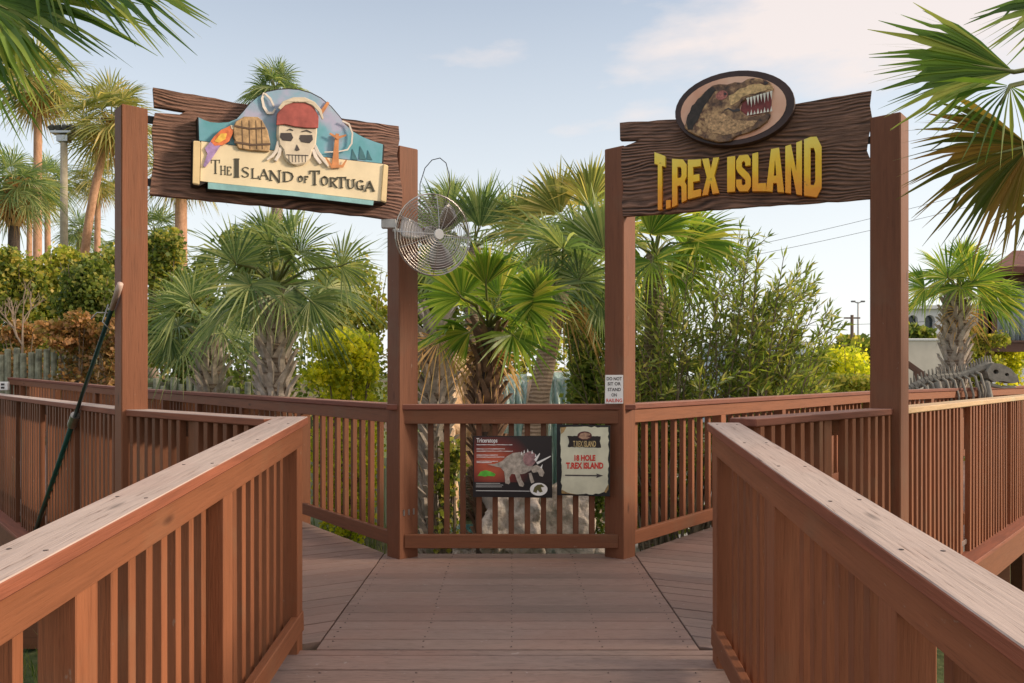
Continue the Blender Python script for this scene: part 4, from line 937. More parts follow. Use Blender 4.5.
near_palm('near palm on the right whose fan leaves hang into the right edge', (4.3, 4.3, -1.2), (3.9, 4.2, 2.85), [
    (at(1014, 72, 4.1), (-1, .05, .20), (-.05, -.88, .4), .72, 0, 42, .20, 40),
    (at(1010, 86, 3.95), (-.45, -.1, -.80), (-.3, -.9, .1), .38, 0, 85, .45, 18),
    (at(1030, 146, 4.2), (-1, .05, -.22), (-.1, -.93, .3), .66, 1, 60, .26, 44),
    (at(1062, 175, 4.3), (-.5, .05, -.6), (-.2, -.95, .2), .42, 1, 70, .3, 30),
    (at(1090, 2, 4.4), (-.98, .05, .06), (-.05, -.85, .5), .66, 0, 34, .26, 24)],
    [M_over, M_overb], 42, Vector((.9, -.4, 0)))

# ------------------------------------------------------------------ shrubs
def leafcloud(b, lobes, n, size, seed, elong=1.0, up=.3):
    r = random.Random(seed)
    tot = sum((l[1][0]*l[1][1]*l[1][2])**.66 for l in lobes)
    for c, e in lobes:
        c = Vector(c); k = int(n*(e[0]*e[1]*e[2])**.66/tot)
        for _ in range(k):
            d = Vector((r.gauss(0, 1), r.gauss(0, 1), r.gauss(0, 1))).normalized(); q = r.uniform(.15, 1)**.45*r.choice((1, 1, 1, 1.12))
            q *= 1+.28*noise.noise(d*2.3+c)+.12*noise.noise(d*7+c)
            p_ = c+Vector((d.x*e[0], d.y*e[1], d.z*e[2]))*q
            if p_.z < G: continue
            a = Vector((r.gauss(0, 1), r.gauss(0, 1), r.gauss(0, 1)+up)).normalized(); s_ = a.orthogonal().normalized(); s_ = Matrix.Rotation(r.uniform(0, 6.28), 3, a) @ s_
            l = size*r.uniform(.6, 1.4); w = l*.42/elong
            b.add([p_, p_+a*l*.5+s_*w, p_+a*l, p_+a*l*.5-s_*w], [(0, 1, 2, 3)])
def shrub(name, label, px, py, Y, rx, rz, mat_, n, size, seed, lobes=7, group='shrubs massed beyond the railings', cat='shrub', stemm=None, ry=None, elong=1.0, up=.3, stems=7):
    c = at(px, py, Y); sxm = rx*Y/F; szm = rz*Y/F; r = random.Random(seed); g0 = hgt(c.x, Y)
    root = empty(name, (c.x, Y, g0-.03), label, cat, group); L_ = [(c, (sxm*.62, (ry or sxm)*.6, szm*.75))]
    for i in range(lobes):
        a = r.uniform(0, 6.28); q = r.uniform(.35, .75)
        L_.append((c+Vector((sxm*q*math.cos(a), (ry or sxm)*q*r.uniform(-1, 1), szm*q*math.sin(a))), (sxm*r.uniform(.25, .42), sxm*r.uniform(.25, .42), szm*r.uniform(.25, .42))))
    if c.z-szm*.6 > g0+.3: L_.append((Vector((c.x, Y, (g0+c.z)/2)), (sxm*.8, sxm*.6, (c.z-g0)*.5)))
    b = MB(); leafcloud(b, L_, n, size, seed, elong, up); b.build('foliage', mat_, root, fixn=False)
    b = MB()
    for i in range(stems):
        a = r.uniform(0, 6.28); q = Vector((sxm*.7*math.cos(a), sxm*.4*math.sin(a), r.uniform(.1, .7)*szm)); p_ = Vector((c.x, Y, g0-.03))
        b.tube([p_, p_.lerp(c+q, .5)+Vector((r.uniform(-.1, .1), 0, 0)), c+q], [.03, .02, .006], 5)
    b.build('stem', stemm or M_stem, root)
    return root
M_stem = plain('twig bark', (.22, .17, .12), .9, .3, 10); M_pale = plain('bare pale twigs', (.30, .23, .17), .9, .2, 10)
M_l1 = leafmat('hedge leaf', [(.06, .10, .022), (.14, .18, .035), (.25, .27, .05), (.46, .36, .09)], .3)
M_l2 = leafmat('dark shrub leaf', [(.05, .08, .02), (.10, .14, .032), (.17, .21, .045), (.30, .28, .07)], .3)
M_l3 = leafmat('yellow shrub leaf', [(.18, .23, .025), (.36, .39, .03), (.55, .53, .04), (.72, .56, .07)], .42)
M_l4 = leafmat('rust shrub leaf', [(.12, .09, .03), (.30, .15, .06), (.42, .24, .12), (.14, .15, .04)], .3)
M_l5 = leafmat('olive shrub leaf', [(.12, .15, .03), (.21, .25, .04), (.34, .34, .07), (.46, .37, .09)], .35)
M_ole = leafmat('oleander leaf', [(.07, .11, .025), (.13, .18, .04), (.21, .26, .06), (.38, .34, .10)], .3, .4)
H = [
 ('hedge_shrub', 'broad green shrub at the far left edge above the log palisade', 14, 288, 19, 40, 44, M_l1, 10920, 0.106, 51),
 ('hedge_shrub', 'green shrub in the middle of the left hedge below the tall palms', 60, 280, 20, 36, 40, M_l5, 8820, 0.106, 52),
 ('hedge_shrub', 'dark green shrub in the hedge left of the long pole tip', 88, 288, 18, 38, 38, M_l2, 8820, 0.099, 53),
 ('hedge_shrub', 'glossy green shrub directly left of the left near sign post', 112, 274, 22, 26, 34, M_l1, 6300, 0.112, 54),
 ('hedge_shrub', 'loose green shrub directly right of the left near sign post', 163, 262, 20, 26, 40, M_l1, 4620, 0.112, 55),
 ('rust_shrub', 'rust-brown dried shrub above the palisade left of the pole', 80, 334, 15.2, 34, 22, M_l4, 5040, 0.086, 56),
 ('rust_shrub', 'rust-brown dried shrub right beside the left near sign post', 110, 340, 15.0, 16, 26, M_l4, 3150, 0.086, 57),
 ('rust_shrub', 'low brownish shrub at the left edge above the palisade', 22, 335, 17.0, 32, 14, M_l4, 2310, 0.086, 58),
 ('dark_shrub', 'dark shrub behind the low sabal palm', 190, 300, 18, 44, 46, M_l2, 7560, 0.106, 59),
 ('dark_shrub', 'dark shrub filling the gap behind the broad sabal palm', 262, 290, 16, 60, 56, M_l2, 9660, 0.099, 60),
 ('dark_shrub', 'green shrub behind the sabal palm, left of the left far post', 352, 292, 17, 50, 52, M_l5, 7980, 0.099, 61),
 ('yellow_shrub', 'bright yellow-green bush left of the left far sign post', 346, 364, 10.5, 44, 42, M_l3, 11000, .065, 62),
 ('dark_shrub', 'dark shrub behind the fan and the bright palm', 440, 290, 18, 50, 60, M_l2, 8820, 0.106, 63),
 ('dark_shrub', 'green shrub behind the leaning centre palm', 530, 300, 17, 60, 50, M_l5, 8820, 0.099, 64),
 ('dark_shrub', 'dark narrow-leaved shrub just left of the right far post', 588, 345, 10.5, 32, 66, M_ole, 8820, 0.066, 65),
 ('dark_shrub', 'tall dark shrub behind the left half of the oleander', 650, 330, 15, 44, 62, M_l2, 6300, 0.086, 66),
 ('yellow_shrub', 'yellow-green bank of shrubs beyond the oleander, left part', 785, 388, 20, 40, 26, M_l5, 7560, 0.099, 67),
 ('yellow_shrub', 'yellow-flecked shrub bank left of the right near sign post', 845, 368, 22, 44, 30, M_l3, 7980, 0.099, 68),
 ('yellow_shrub', 'low green shrub bank at the foot of the yellow-flecked bank', 850, 388, 17, 50, 16, M_l5, 6300, 0.079, 69),
 ('far_shrub', 'distant green tree clump beneath the twin street lamp', 855, 352, 55, 45, 16, M_l1, 2000, .45, 70),
 ('far_shrub', 'distant green clump in front of the white arcade', 910, 336, 40, 24, 12, M_l2, 1200, .3, 71),
 ('yellow_shrub', 'yellow bush under the raised cabin at the right edge', 1005, 358, 18, 36, 20, M_l3, 5040, 0.086, 72),
 ('dark_shrub', 'green bush between the booted palm and the raised cabin', 974, 352, 15, 26, 32, M_l5, 5040, 0.073, 73),
 ('far_shrub', 'distant dark clump at the left end of the horizon behind the oleander', 740, 368, 48, 60, 14, M_l1, 2400, .4, 75),
 ('green_shrub', 'low mossy shrub right of the left far post, seen through the balusters', 447, 468, 8.4, 18, 40, M_l1, 900, .06, 77),
 ('dark_shrub', 'low dark shrub seen through the right diagonal balusters', 668, 408, 10.4, 46, 18, M_ole, 2200, .09, 78),
]
for a in H: shrub(*a)
# oleander: arching stems carrying narrow leaves, sky showing between them
root = empty('oleander_bush', at(700, 375, 9.6)-Vector((0, 0, 2.4)), 'tall open oleander bush with narrow leaves filling the right hand gate', 'shrub')
r = random.Random(91); sb = MB(); lb = MB(); base = Vector((at(700, 375, 9.6).x, 9.6, G))
tips = [(575,300),(590,262),(605,330),(628,290),(640,262),(655,246),(668,300),(680,262),(700,250),(720,238),(742,222),(756,236),(735,262),(700,300),(722,300),(762,262),(775,256),(792,262),(806,268),(800,292),(820,292),(836,302),(828,322),(815,340),(780,300),(760,320),(745,340),(650,330),(625,345),(790,345),(700,345),(672,350),(805,365),(770,362),(730,372),(610,372),(590,350),(645,372), (748,250),(786,280),(768,286),(812,310)]
for i, (x, y) in enumerate(tips+[(x+r.uniform(-16, 16), y+r.uniform(6, 40)) for x, y in tips]+[(x+r.uniform(-20, 14), y+r.uniform(20, 70)) for x, y in tips[8:]]):
    Yt = 9.6+r.uniform(-.9, .9); tip = at(x, y, Yt); tip.x += r.uniform(-.1, .1); b0_ = base+Vector((r.uniform(-.5, .5)+(tip.x-base.x)*.35, r.uniform(-.4, .4), 0))
    mid = b0_.lerp(tip, .55)+Vector((-(tip.x-base.x)*.12, 0, .25)); pts = []
    for k in range(9):
        q = k/8; pts.append(b0_*(1-q)**2+mid*2*q*(1-q)+tip*q*q)
    sb.tube(pts, [.016*(1-.75*k/8) for k in range(9)], 4, False)
    ln = (tip-b0_).length; q0 = max(.25, 1-1.7/ln)
    def leaves(fn, dfn, q0, q1, step, seed_):
        q = q0; k = seed_
        while q < q1:
            c = fn(q); dr = dfn(q)
            for j in range(3):
                if r.random() < .2: continue
                a = k*1.05+j*2.094+r.uniform(-.4, .4); o = (Matrix.Rotation(a, 3, dr) @ dr.orthogonal().normalized())
                e = r.uniform(.6, 1.6) if q < .95 else .35; dd = (dr+o*e+Vector((0, 0, r.uniform(-.15, .2)))).normalized(); l = r.uniform(.10, .18); s_ = dd.cross(o).normalized()*.015
                lb.add([c+dd*.01, c+dd*l*.45+s_, c+dd*l-Vector((0, 0, .01)), c+dd*l*.45-s_], [(0, 1, 2, 3)])
            q += step; k += 1
    bz = lambda q: b0_*(1-q)**2+mid*2*q*(1-q)+tip*q*q
    leaves(bz, lambda q: ((mid-b0_)*(1-q)+(tip-mid)*q).normalized(), max(.5, q0), 1, .075/ln, i)
    for w_ in range(5):
        q = r.uniform(max(.35, q0), .94); c = bz(q); a = r.uniform(0, 6.28)
        d_ = Vector((math.cos(a)*.95, math.sin(a)*.7, r.uniform(.3, 1.0))).normalized(); tl = r.uniform(.22, .48)
        if i < 8 and c.z+d_.z*tl > tip.z+.1: continue
        sb.tube([c, c+d_*tl], [.006, .003], 3, False)
        leaves(lambda q, c=c, d_=d_, tl=tl: c+d_*tl*q, lambda q, d_=d_: d_, .25, 1.01, .06/tl, w_)
sb.build('stem', M_stem, root, fixn=False); lb.build('foliage', M_ole, root, fixn=False)
# bare twiggy small trees at the far left
for i, (x, y, Yb, sc_, lab) in enumerate(((24, 372, 16.3, 1.0, 'bare forked pale branches at the left edge above the palisade'), (66, 372, 16.4, .6, 'bare twiggy sapling near the pole above the palisade'))):
    base = at(x, y, Yb); root = empty('bare_sapling', base, lab, 'tree', 'bare saplings in the left hedge'); r = random.Random(100+i); b = MB()
    def br(p_, d_, l, rad, lv):
        q = p_+d_*l; b.tube([p_, p_.lerp(q, .5)+Vector((r.uniform(-.04, .04), 0, 0)), q], [rad, rad*.8, rad*.6], 5, False)
        if lv: 
            for _ in range(3 if lv > 1 else 2): br(q, (d_+Vector((r.uniform(-.8, .8), r.uniform(-.4, .4), r.uniform(-.1, .5)))).normalized(), l*r.uniform(.6, .9), rad*.62, lv-1)
    br(base, Vector((-.05, 0, 1)), .55*sc_, .035, 4); b.build('branches', M_pale, root, fixn=False)

# ------------------------------------------------------------------ log palisades
M_log = plain('weathered grey-green log', (.27, .28, .20), .9, .5, 8, bmp=.4); M_logt = plain('sawn log end', (.50, .42, .30), .9, .2, 20)
def palisade(label, x0, x1, Y, pytop, rad, seed, y2=None):
    a = at(x0, 375, Y); e = at(x1, 375, y2 or Y); r = random.Random(seed); n = int((e-a).length/(rad*2.25))
    root = empty('log_palisade', (a.x, Y, G), label, 'fence', 'log palisades holding back the planting')
    for i in range(n):
        q = (i+.5)/n; x = a.x+(e.x-a.x)*q; y = Y+((y2 or Y)-Y)*q; zt = CZ+(HZ-pytop)*y/F+r.uniform(-.16, .07)
        b = MB(); k = rad*r.uniform(.9, 1.0); lx = r.uniform(-.035, .035); b.tube([(x, y, G), (x+lx*.6, y+r.uniform(-.03, .03), (G+zt)/2), (x+lx, y, zt-.02), (x+lx, y, zt)], [k, k*.97, k*.95, k*.8], 9); o = b.build('log', M_log, root)
palisade('grey log palisade at the left below the rust-brown shrubs', -60, 122, 15.4, 351, .062, 3)
palisade('low log palisade behind the low sabal palm trunk', 136, 250, 14.2, 379, .06, 4)
palisade('short log palisade beside the waterfall at the centre', 575, 612, 12.5, 384, .085, 5)
# pale green board fence seen low through the balusters
root = empty('board_fence', at(345, 375, 12.4)-Vector((0, 0, 2.4)), 'low pale green board fence seen through the left diagonal balusters', 'fence')
M_pg = plain('pale green painted boards', (.46, .54, .38), .8, .15, 5); M_pg2 = plain('pale cream post', (.6, .58, .48), .8, .1, 5)
x0 = at(296, 375, 12.4).x; x1 = at(438, 375, 12.4).x; n = 16
for i in range(n):
    w = (x1-x0)/n; b = MB(); b.box((x0+w*(i+.5), 12.4, -.55), (w-.012, .03, 1.10+rnd.uniform(-.02, .02))); b.build('board', M_pg, root, bevel=.004)
for i in range(4): b = MB(); b.box((x0+(x1-x0)*i/3, 12.36, -.5), (.09, .03, 1.25)); b.build('post', M_pg2, root, bevel=.004)

# ------------------------------------------------------------------ rocks and waterfall
def rockmat(name, stops, sc=1.5):
    m, t, p = newmat(name); a = noise_t(t, sc, 7, rough=.65, dist=.5); f = noise_t(t, 14, 5)
    L(t, mixc(t, ramp(t, f, [(.45, (0, 0, 0)), (.75, (.5, .5, .5))]), ramp(t, a, stops), (.16, .13, .10)), p.inputs['Base Color']); p.inputs['Roughness'].default_value = .9
    bump(t, p, f, .7, .05); return m
M_rk1 = rockmat('pale peach rock', [(.3, (.34, .24, .15)), (.45, (.72, .46, .27)), (.6, (.80, .62, .44)), (.75, (.36, .34, .26))])
M_rk2 = rockmat('grey white rock', [(.3, (.22, .21, .15)), (.45, (.58, .52, .45)), (.6, (.70, .60, .50)), (.75, (.50, .56, .52))], 2.4)
def rock(label, c, e, seed, mt, grp='artificial rocks of the waterfall'):
    bm = bmesh.new(); bmesh.ops.create_icosphere(bm, subdivisions=5, radius=1)
    for v in bm.verts:
        d = v.co.normalized(); k = 1+.34*noise.noise(d*1.3+Vector((seed, 0, 0)))+.20*noise.turbulence(d*3+Vector((0, seed, 0)), 3, False)-.10+.12*abs(noise.noise(d*6+Vector((0, 0, seed))))
        q = Vector((max(-.8, min(.8, d.x*1.1)), max(-.8, min(.8, d.y*1.1)), max(-.85, min(.8, d.z*1.1))))*k
        v.co = Vector((q.x*e[0], q.y*e[1], q.z*e[2]))
    me = bpy.data.meshes.new('rock'); bm.to_mesh(me); bm.free(); me.materials.append(mt)
    me.polygons.foreach_set('use_smooth', [True]*len(me.polygons))
    o = bpy.data.objects.new('rock', me); C.objects.link(o); o.location = c; return tag(o, label, 'rock', grp)
def rk(label, px, py, Y, rx, rz, seed, mt, dy=.6):
    q = at(px, py, Y); return rock(label, q, (rx*Y/F, dy, rz*Y/F), seed, mt)
rk('tall peach coloured rock left of the brown booted palm', 462, 410, 12.2, 40, 72, 1.3, M_rk1, .9)
rk('large pale rock wall behind the waterfall', 560, 440, 13.6, 66, 76, 2.7, M_rk2, .8)
rk('grey boulder below the triceratops board', 512, 512, 7.6, 34, 50, 3.1, M_rk2, .4)
rk('broad grey boulder below the arrow sign', 562, 522, 8.6, 36, 44, 4.9, M_rk2, .4)
rk('small dark boulder at the deck edge by the left boards', 470, 556, 8.2, 22, 20, 5.2, M_rk2, .3)
rk('small mossy boulder in the grass right of the centre', 598, 560, 8.6, 26, 20, 6.6, M_rk2, .3)
rk('orange brown rock seen behind the first balusters', 438, 470, 11.4, 22, 60, 7.4, M_rk1, .5)
rk('low pale rock behind the right far post', 640, 432, 14.5, 40, 40, 8.4, M_rk2, .6)
m, t, p = newmat('falling water'); a = noise_t(t, 10, 5, sc=(2.6, 2.6, .12)); L(t, ramp(t, a, [(.3, (.12, .26, .22)), (.5, (.42, .60, .56)), (.7, (.86, .90, .88))]), p.inputs['Base Color']); p.inputs['Roughness'].default_value = .25; bump(t, p, a, .7, .05)
M_fall = m
for i, (x0, x1, y0, y1, Yw, lab) in enumerate(((500, 526, 374, 545, 12.0, 'pale falling sheet of water left of the leaning palm trunk'), (548, 578, 372, 545, 12.2, 'pale falling sheet of water right of the leaning palm trunk'))):
    b = MB(); nx, nz_ = 14, 24; vs = []
    for side in (0, 1):
        for j in range(nz_+1):
            for k in range(nx+1):
                z_ = y0+(y1-y0)*j/nz_; Yq = Yw-.45*min(1, (j/nz_)*3)**.5-.05*math.sin(k*1.9+.3*math.sin(j))+side*.08+.5*(1 if j == 0 else 0)
                q = at(x0+(x1-x0)*k/nx+1.3*math.sin(j*.5+k), z_, Yw); vs.append((q.x, Yq, q.z))
    m_ = (nx+1)*(nz_+1); fs = []
    for j in range(nz_):
        for k in range(nx):
            a = j*(nx+1)+k; fs += [(a, a+1, a+nx+2, a+nx+1), (m_+a, m_+a+nx+1, m_+a+nx+2, m_+a+1)]
    b.add(vs, fs); tag(b.build('waterfall', M_fall, None, True), lab, 'waterfall', 'sheets of falling water')

# ------------------------------------------------------------------ dinosaur skeleton
M_bn = plain('grey fossil bone', (.25, .235, .20), .8, .3, 12, bmp=.3)
sk_ = empty('dinosaur_skeleton', at(975, 375, 11.8)-Vector((0, 0, 2.45)), 'grey dinosaur skeleton with ribs and long skull behind the far right railing', 'sculpture')
Ys = 11.8
spine = [(905,392),(915,386),(925,381),(936,378),(948,377),(960,376),(970,373),(978,369),(986,366),(994,366)]
sp3 = [at(x, y, Ys) for x, y in spine]
b = MB(); b.tube(sp3, .035, 8)
for i in range(26):
    q = i/26*(len(sp3)-1); k = int(q); c = sp3[k].lerp(sp3[k+1], q-k); t_ = (sp3[k+1]-sp3[k]).normalized()
    b.tube([c-t_*.025, c+t_*.025], .062, 7); b.tube([c, c+Vector((-.02, 0, .15))], [.026, .010], 5)
b.build('spine', M_bn, sk_)
for i in range(11):
    q = .3+i*.62; k = int(q)
    if k > 7: break
    c = sp3[k].lerp(sp3[k+1], q-k)
    b = MB()
    for s_ in (-1, 1): b.tube([c, c+Vector((-.02, s_*.20, -.05)), c+Vector((0, s_*.28, -.28)), c+Vector((.04, s_*.18, -.52)), c+Vector((.06, s_*.05, -.62))], [.02, .018, .016, .014, .01], 6)
    b.build('rib', M_bn, sk_, True)
b = MB(); PS = Plane((-1, Ys), (1, Ys)); zs = lambda x, y: (900+x*.23440, 240+y*.23440)
PS.art(b, [[(370,560),(392,525),(430,528),(470,548),(500,580),(508,605),(480,612),(440,602),(400,606),(378,590)], ell(408, 562, 12, 10, 0, 12), ell(455, 574, 9, 7, 0, 10)], zs, -.11, .11); b.build('skull', M_bn, sk_, bevel=.03)
b = MB(); PS.art(b, [(372,595),(395,612),(440,622),(492,622),(500,630),(440,634),(390,624),(366,606)], zs, -.09, .09); b.build('jaw', M_bn, sk_, bevel=.015)
for x, s_ in ((930, -.2), (938, .2), (978, -.2), (986, .2)):
    b = MB(); c = at(x, 382, Ys)+Vector((0, s_, 0)); b.tube([c, c+Vector((.14, 0, -.55)), c+Vector((.14, 0, -.62))], [.05, .035, .05], 8); b.tube([c+Vector((.14, 0, -.62)), c+Vector((-.08, 0, -1.35)), c+Vector((.0, 0, -2.35))], [.05, .032, .045], 8)
    b.tube([c+Vector((0, 0, -2.33)), c+Vector((.2, 0, -2.38))], [.05, .03], 6); b.build('leg', M_bn, sk_, True)

# ------------------------------------------------------------------ buildings
M_white = plain('white stucco', (.74, .74, .74), .8, .05, 2); M_crm = plain('cream wall', (.68, .62, .52), .8, .08, 2); M_tile = plain('red roof tile', (.15, .055, .04), .8, .3, 5, bmp=.4)
m, t, p = newmat('dark window glass'); p.inputs['Base Color'].default_value = (.03, .045, .05, 1); p.inputs['Roughness'].default_value = .08; M_gls = m
# white arcade
Yb = 60; bl = empty('arcade_building', at(940, 375, Yb)-Vector((0, 0, 2.5)), 'distant white building with round arches behind the booted palm', 'building')
xa = at(900, 0, Yb).x; xb = at(1060, 0, Yb).x; zt_ = at(0, 309, Yb).z; loops = [[(xa, G), (xb, G), (xb, zt_), (xa, zt_)]]; arches = []
for px in [913, 930, 947, 964, 981, 998, 1015, 1032]:
    cx = at(px, 0, Yb).x; zb_ = at(0, 330, Yb).z; zc_ = at(0, 320, Yb).z; rr_ = 5*Yb/F
    l = [(cx-rr_, zb_)]+[(cx+rr_*math.cos(math.pi-math.pi*k/8), zc_+rr_*math.sin(math.pi*k/8)) for k in range(9)]+[(cx+rr_, zb_)]
    arches.append(l); loops.append(l)
b = MB(); b.prism(loops, 0, 1, lambda u, v, d: (u, Yb+.5*(1-d), v)); wl = b.build('wall', M_white, bl)
xs_ = at(903, 0, Yb+8).x; b = MB(); b.box(((xs_+xb+5)/2, Yb+4.6, (G+zt_)/2), (xb+5-xs_, 8, zt_-G-.1)); b.build('body', M_crm, bl)
for l in arches:
    b = MB(); b.prism([l], .1, .2, lambda u, v, d: (u, Yb+.5-d*.5, v)); b.build('window', M_gls, bl)
b = MB(); b.box(((xa+xb)/2, Yb-.15, zt_+.12), (xb-xa+.5, .6, .25)); b.box(((xa+xb)/2, Yb-.1, at(0, 333, Yb).z), (xb-xa, .4, .2)); b.build('cornice', M_white, bl)
# long cream wall and canopy in front of it
Yb = 34; cw = empty('boundary_wall', at(918, 375, Yb)-Vector((0, 0, 2.5)), 'low cream wall in the distance right of the right near post', 'wall')
b = MB(); q0, q1 = at(885, 341, Yb), at(950, 341, Yb); b.box(((q0.x+q1.x)/2, Yb, (q0.z+G)/2), (q1.x-q0.x, .3, q0.z-G)); b.build('wall', M_crm, cw)
b = MB(); b.box(((q0.x+q1.x)/2, Yb, q0.z+.05), (q1.x-q0.x+.1, .42, .10)); b.build('coping', M_white, cw, bevel=.02)
# low white building behind the oleander
Yb = 38; lw = empty('low_building', at(770, 375, Yb)-Vector((0, 0, 2.5)), 'low bluish white building glimpsed behind the oleander', 'building')
q0, q1 = at(722, 345, Yb), at(806, 345, Yb); b = MB(); b.box(((q0.x+q1.x)/2, Yb+2, (q0.z+G)/2), (q1.x-q0.x, 4, q0.z-G)); b.build('wall', plain('pale blue wall', (.62, .70, .78), .7, .05, 2), lw)
b = MB(); b.box(((q0.x+q1.x)/2, Yb+2, q0.z+.08), (q1.x-q0.x+.4, 4.4, .16)); b.build('roof', M_white, lw)
for i in range(4):
    b = MB(); b.box((q0.x+(q1.x-q0.x)*(i+.5)/4, Yb-.02, q0.z-.75), (.7, .06, .6)); b.build('window', M_gls, lw)
# raised cabin at the right edge
Yb = 15.0; cb_ = empty('raised_cabin', at(1010, 375, Yb)-Vector((0, 0, 2.45)), 'raised brown timber cabin with pale drapes and tiled roof at the right edge', 'building')
M_brn = stained('dark brown beam', (.14, .075, .055)); M_drape = None
m, t, p = newmat('pale blue drape'); a = noise_t(t, 7, 3, sc=(3, 3, .05)); L(t, ramp(t, a, [(.35, (.30, .40, .46)), (.65, (.72, .78, .80))]), p.inputs['Base Color']); p.inputs['Roughness'].default_value = .7; M_drape = m
qa, qb = at(976, 343, Yb), at(1120, 343, Yb)
beam('floor_beam', (qa.x, Yb, qa.z-.08), (qb.x, Yb, qa.z-.08), .14, .17, M_brn, cb_)
beam('floor_beam', (qa.x*1.2, Yb+3, qa.z-.08), (qb.x, Yb+3, qa.z-.08), .14, .17, M_brn, cb_)
b = MB(); b.prism([[(qa.x, Yb-.1), (qb.x, Yb-.1), (qb.x, Yb+3.1), (qa.x*1.2, Yb+3.1)]], qa.z+.006, qa.z+.046, lambda u, v, d: (u, v, d)); b.build('deck_boards', M_brn, cb_)
for px in (985, 1085):
    q = at(px, 0, Yb)
    for dy in (.0, 3): beam('post', (q.x*(1+dy*.067), Yb+dy, G), (q.x*(1+dy*.067), Yb+dy, at(0, 268, Yb).z), .16, .16, M_brn, cb_, up=(0, 1, 0))
beam('post', (at(990, 0, Yb).x, Yb, qa.z), (at(990, 0, Yb).x, Yb, at(0, 268, Yb).z), .18, .16, M_brn, cb_, up=(0, 1, 0))
beam('brace', (at(979, 0, Yb).x, Yb+.2, G), (at(979, 0, Yb).x, Yb+.2, qa.z-.16), .12, .12, M_brn, cb_, up=(0, 1, 0))
q0 = at(977, 303, Yb); b = MB(); b.box((at(980, 0, Yb).x, Yb+.1, (q0.z+qa.z)/2), (.12, .04, q0.z-qa.z)); b.build('side_panel', M_white, cb_)
def drape(xp0, xp1, root):
    b = MB(); n = 40; vs = []
    a, e = at(xp0, 0, Yb+.3).x, at(xp1, 0, Yb+.3).x; z1_ = at(0, 275, Yb).z
    for z_ in (qa.z+.05, (qa.z+z1_)/2, z1_):
        for k in range(n+1): vs.append((a+(e-a)*k/n, Yb+.3+.05*math.sin(k*1.3)+.02*math.sin(k*3.1), z_))
    b.add(vs, [(j*(n+1)+k, j*(n+1)+k+1, (j+1)*(n+1)+k+1, (j+1)*(n+1)+k) for j in range(2) for k in range(n)])
    o = b.build('drape', M_drape, root, True); md = o.modifiers.new('s', 'SOLIDIFY'); md.thickness = .01
drape(998, 1040, cb_); drape(1045, 1082, cb_)
zr = at(0, 270, Yb).z; zr2 = at(0, 254, Yb).z; xa, xb = at(978, 0, Yb).x, qb.x+.4
b = MB(); b.add([(xa, Yb-.5, zr), (xb, Yb-.5, zr), (xb, Yb+1.5, zr2+.30), (xa+1.6, Yb+1.5, zr2+.30), (xa*1.235, Yb+3.5, zr), (xb, Yb+3.5, zr), (xa, Yb-.5, zr-.12), (xb, Yb-.5, zr-.12), (xb, Yb+3.5, zr-.12), (xa*1.235, Yb+3.5, zr-.12)],
      [(0,1,2,3), (3,2,5,4), (0,3,4), (1,5,2), (0,6,7,1), (4,5,8,9), (0,4,9,6), (1,7,8,5), (6,9,8,7)]); b.build('roof', M_tile, cb_)
beam('roof_beam', (xa+.2, Yb, zr-.20), (xb, Yb, zr-.20), .12, .16, M_brn, cb_)
# brown ramp rail low beside the booted palm
beam_r = empty('stair_rail', at(922, 375, 14.2)-Vector((0, 0, 2.4)), 'sloping brown stair rail low behind the far right railing', 'handrail')
pa_, pb_ = at(905, 362, 14.2), at(936, 384, 14.2); beam('rail', pa_, pb_, .05, .10, M_brn, beam_r)
for f in (0, .33, .66, .98): q = pa_.lerp(pb_, f); beam('baluster', (q.x, q.y, q.z-1.0), (q.x, q.y, q.z), .05, .05, M_brn, beam_r, up=(0, 1, 0))

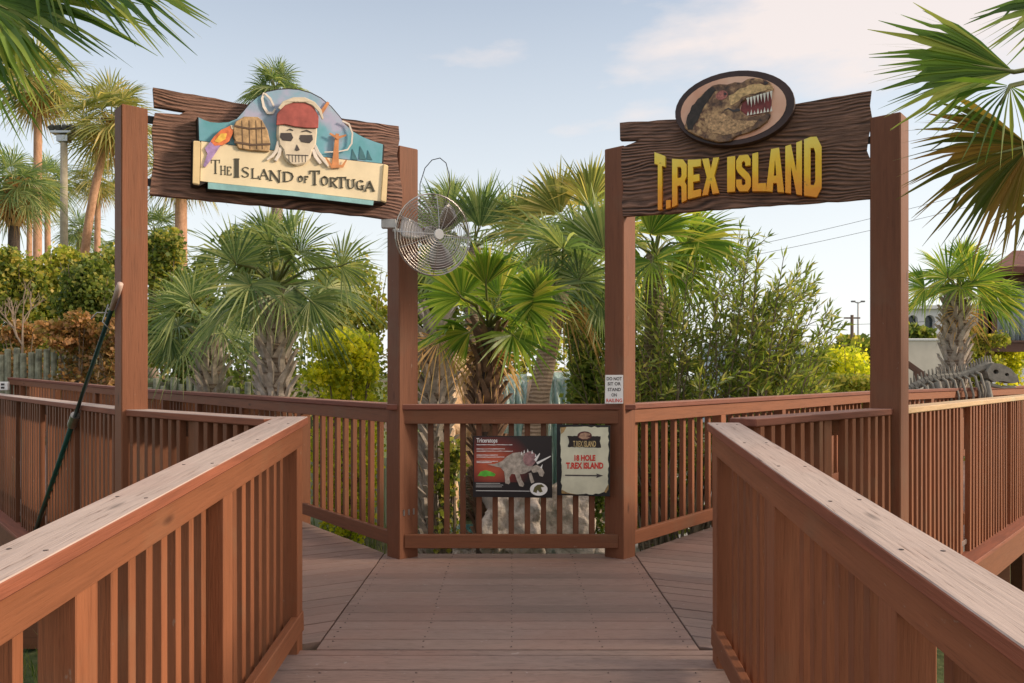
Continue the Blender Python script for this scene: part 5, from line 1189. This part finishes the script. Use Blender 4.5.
# ------------------------------------------------------------------ lamp pole, street lamp, wires
Yb = 29; lp = empty('flood_light_pole', (at(64, 0, Yb).x, Yb, hgt(at(64, 0, Yb).x, Yb)), 'wooden pole with a ring of floodlights among the tall palms', 'lamp post')
x_ = at(64, 0, Yb).x; zt_ = at(0, 134, Yb).z
b = MB(); b.tube([(x_, Yb, hgt(x_, Yb)), (x_, Yb, zt_)], [.15, .12], 12); b.build('pole', plain('weathered utility pole', (.36, .32, .24), .9, .2, 6), lp, True)
b = MB(); b.box((x_, Yb, zt_+.02), (.75, .5, .08)); b.box((x_, Yb, zt_-.18), (.4, .3, .22)); b.tube([(x_, Yb, zt_), (x_, Yb, zt_+.38)], .05, 8); b.build('bracket', M_screw, lp)
for dx in (-.36, -.12, .14, .38):
    b = MB(); c = Vector((x_+dx, Yb-.15, zt_+.18)); M = Matrix.Rotation(dx*1.2, 3, 'Y') @ Matrix.Rotation(R(28), 3, 'X'); b.box(c, (.22, .10, .2), M); b.box(c+Vector((0, -.07, -.02)), (.17, .03, .15), M); b.build('lamp_head', plain('dark lamp housing', (.09, .09, .085), .5), lp, bevel=.01)
Yb = 70; x_ = at(858, 0, Yb).x; zt_ = at(0, 302, Yb).z
sl_ = empty('street_lamp', (x_, Yb, G), 'thin twin-headed street lamp on the horizon left of the right near post', 'street lamp')
b = MB(); b.tube([(x_, Yb, G), (x_, Yb, zt_)], [.12, .07], 8); b.build('pole', M_screw, sl_)
for s_ in (-1, 1):
    b = MB(); b.tube([(x_, Yb, zt_-.1), (x_+s_*.3, Yb, zt_+.02)], .05, 6); b.build('arm', M_screw, sl_)
    b = MB(); b.box((x_+s_*.42, Yb, zt_+.05), (.34, .25, .14)); b.build('lamp_head', plain('grey lamp head', (.2, .2, .2), .5), sl_, bevel=.03)
Yb = 55; x_ = at(852, 0, Yb).x; up_ = empty('utility_pole', (x_, Yb, G), 'short wooden utility pole beside the twin street lamp', 'utility pole')
b = MB(); b.tube([(x_, Yb, G), (x_, Yb, at(0, 315, Yb).z)], [.14, .11], 8); b.build('pole', plain('brown utility pole', (.2, .14, .10), .9), up_)
b = MB(); b.box((x_, Yb, at(0, 318, Yb).z), (1.1, .1, .1)); b.build('crossarm', plain('crossarm timber', (.2, .14, .10), .9), up_)
for (a, c, lab) in (((640, 268), (1010, 182), 'upper thin power line rising right behind the dinosaur sign'), ((640, 276), (1010, 196), 'middle thin power line rising right behind the dinosaur sign'), ((700, 324), (1010, 316), 'low level power line above the shrub bank')):
    p_, q_ = at(*a, 50), at(*c, 50); b = MB(); b.tube([p_.lerp(q_, k/16)-Vector((0, 0, 1.1*4*(k/16)*(1-k/16)*.25)) for k in range(17)], .016, 4)
    tag(b.build('power_line', M_black), lab, 'power line', 'power lines crossing the sky')
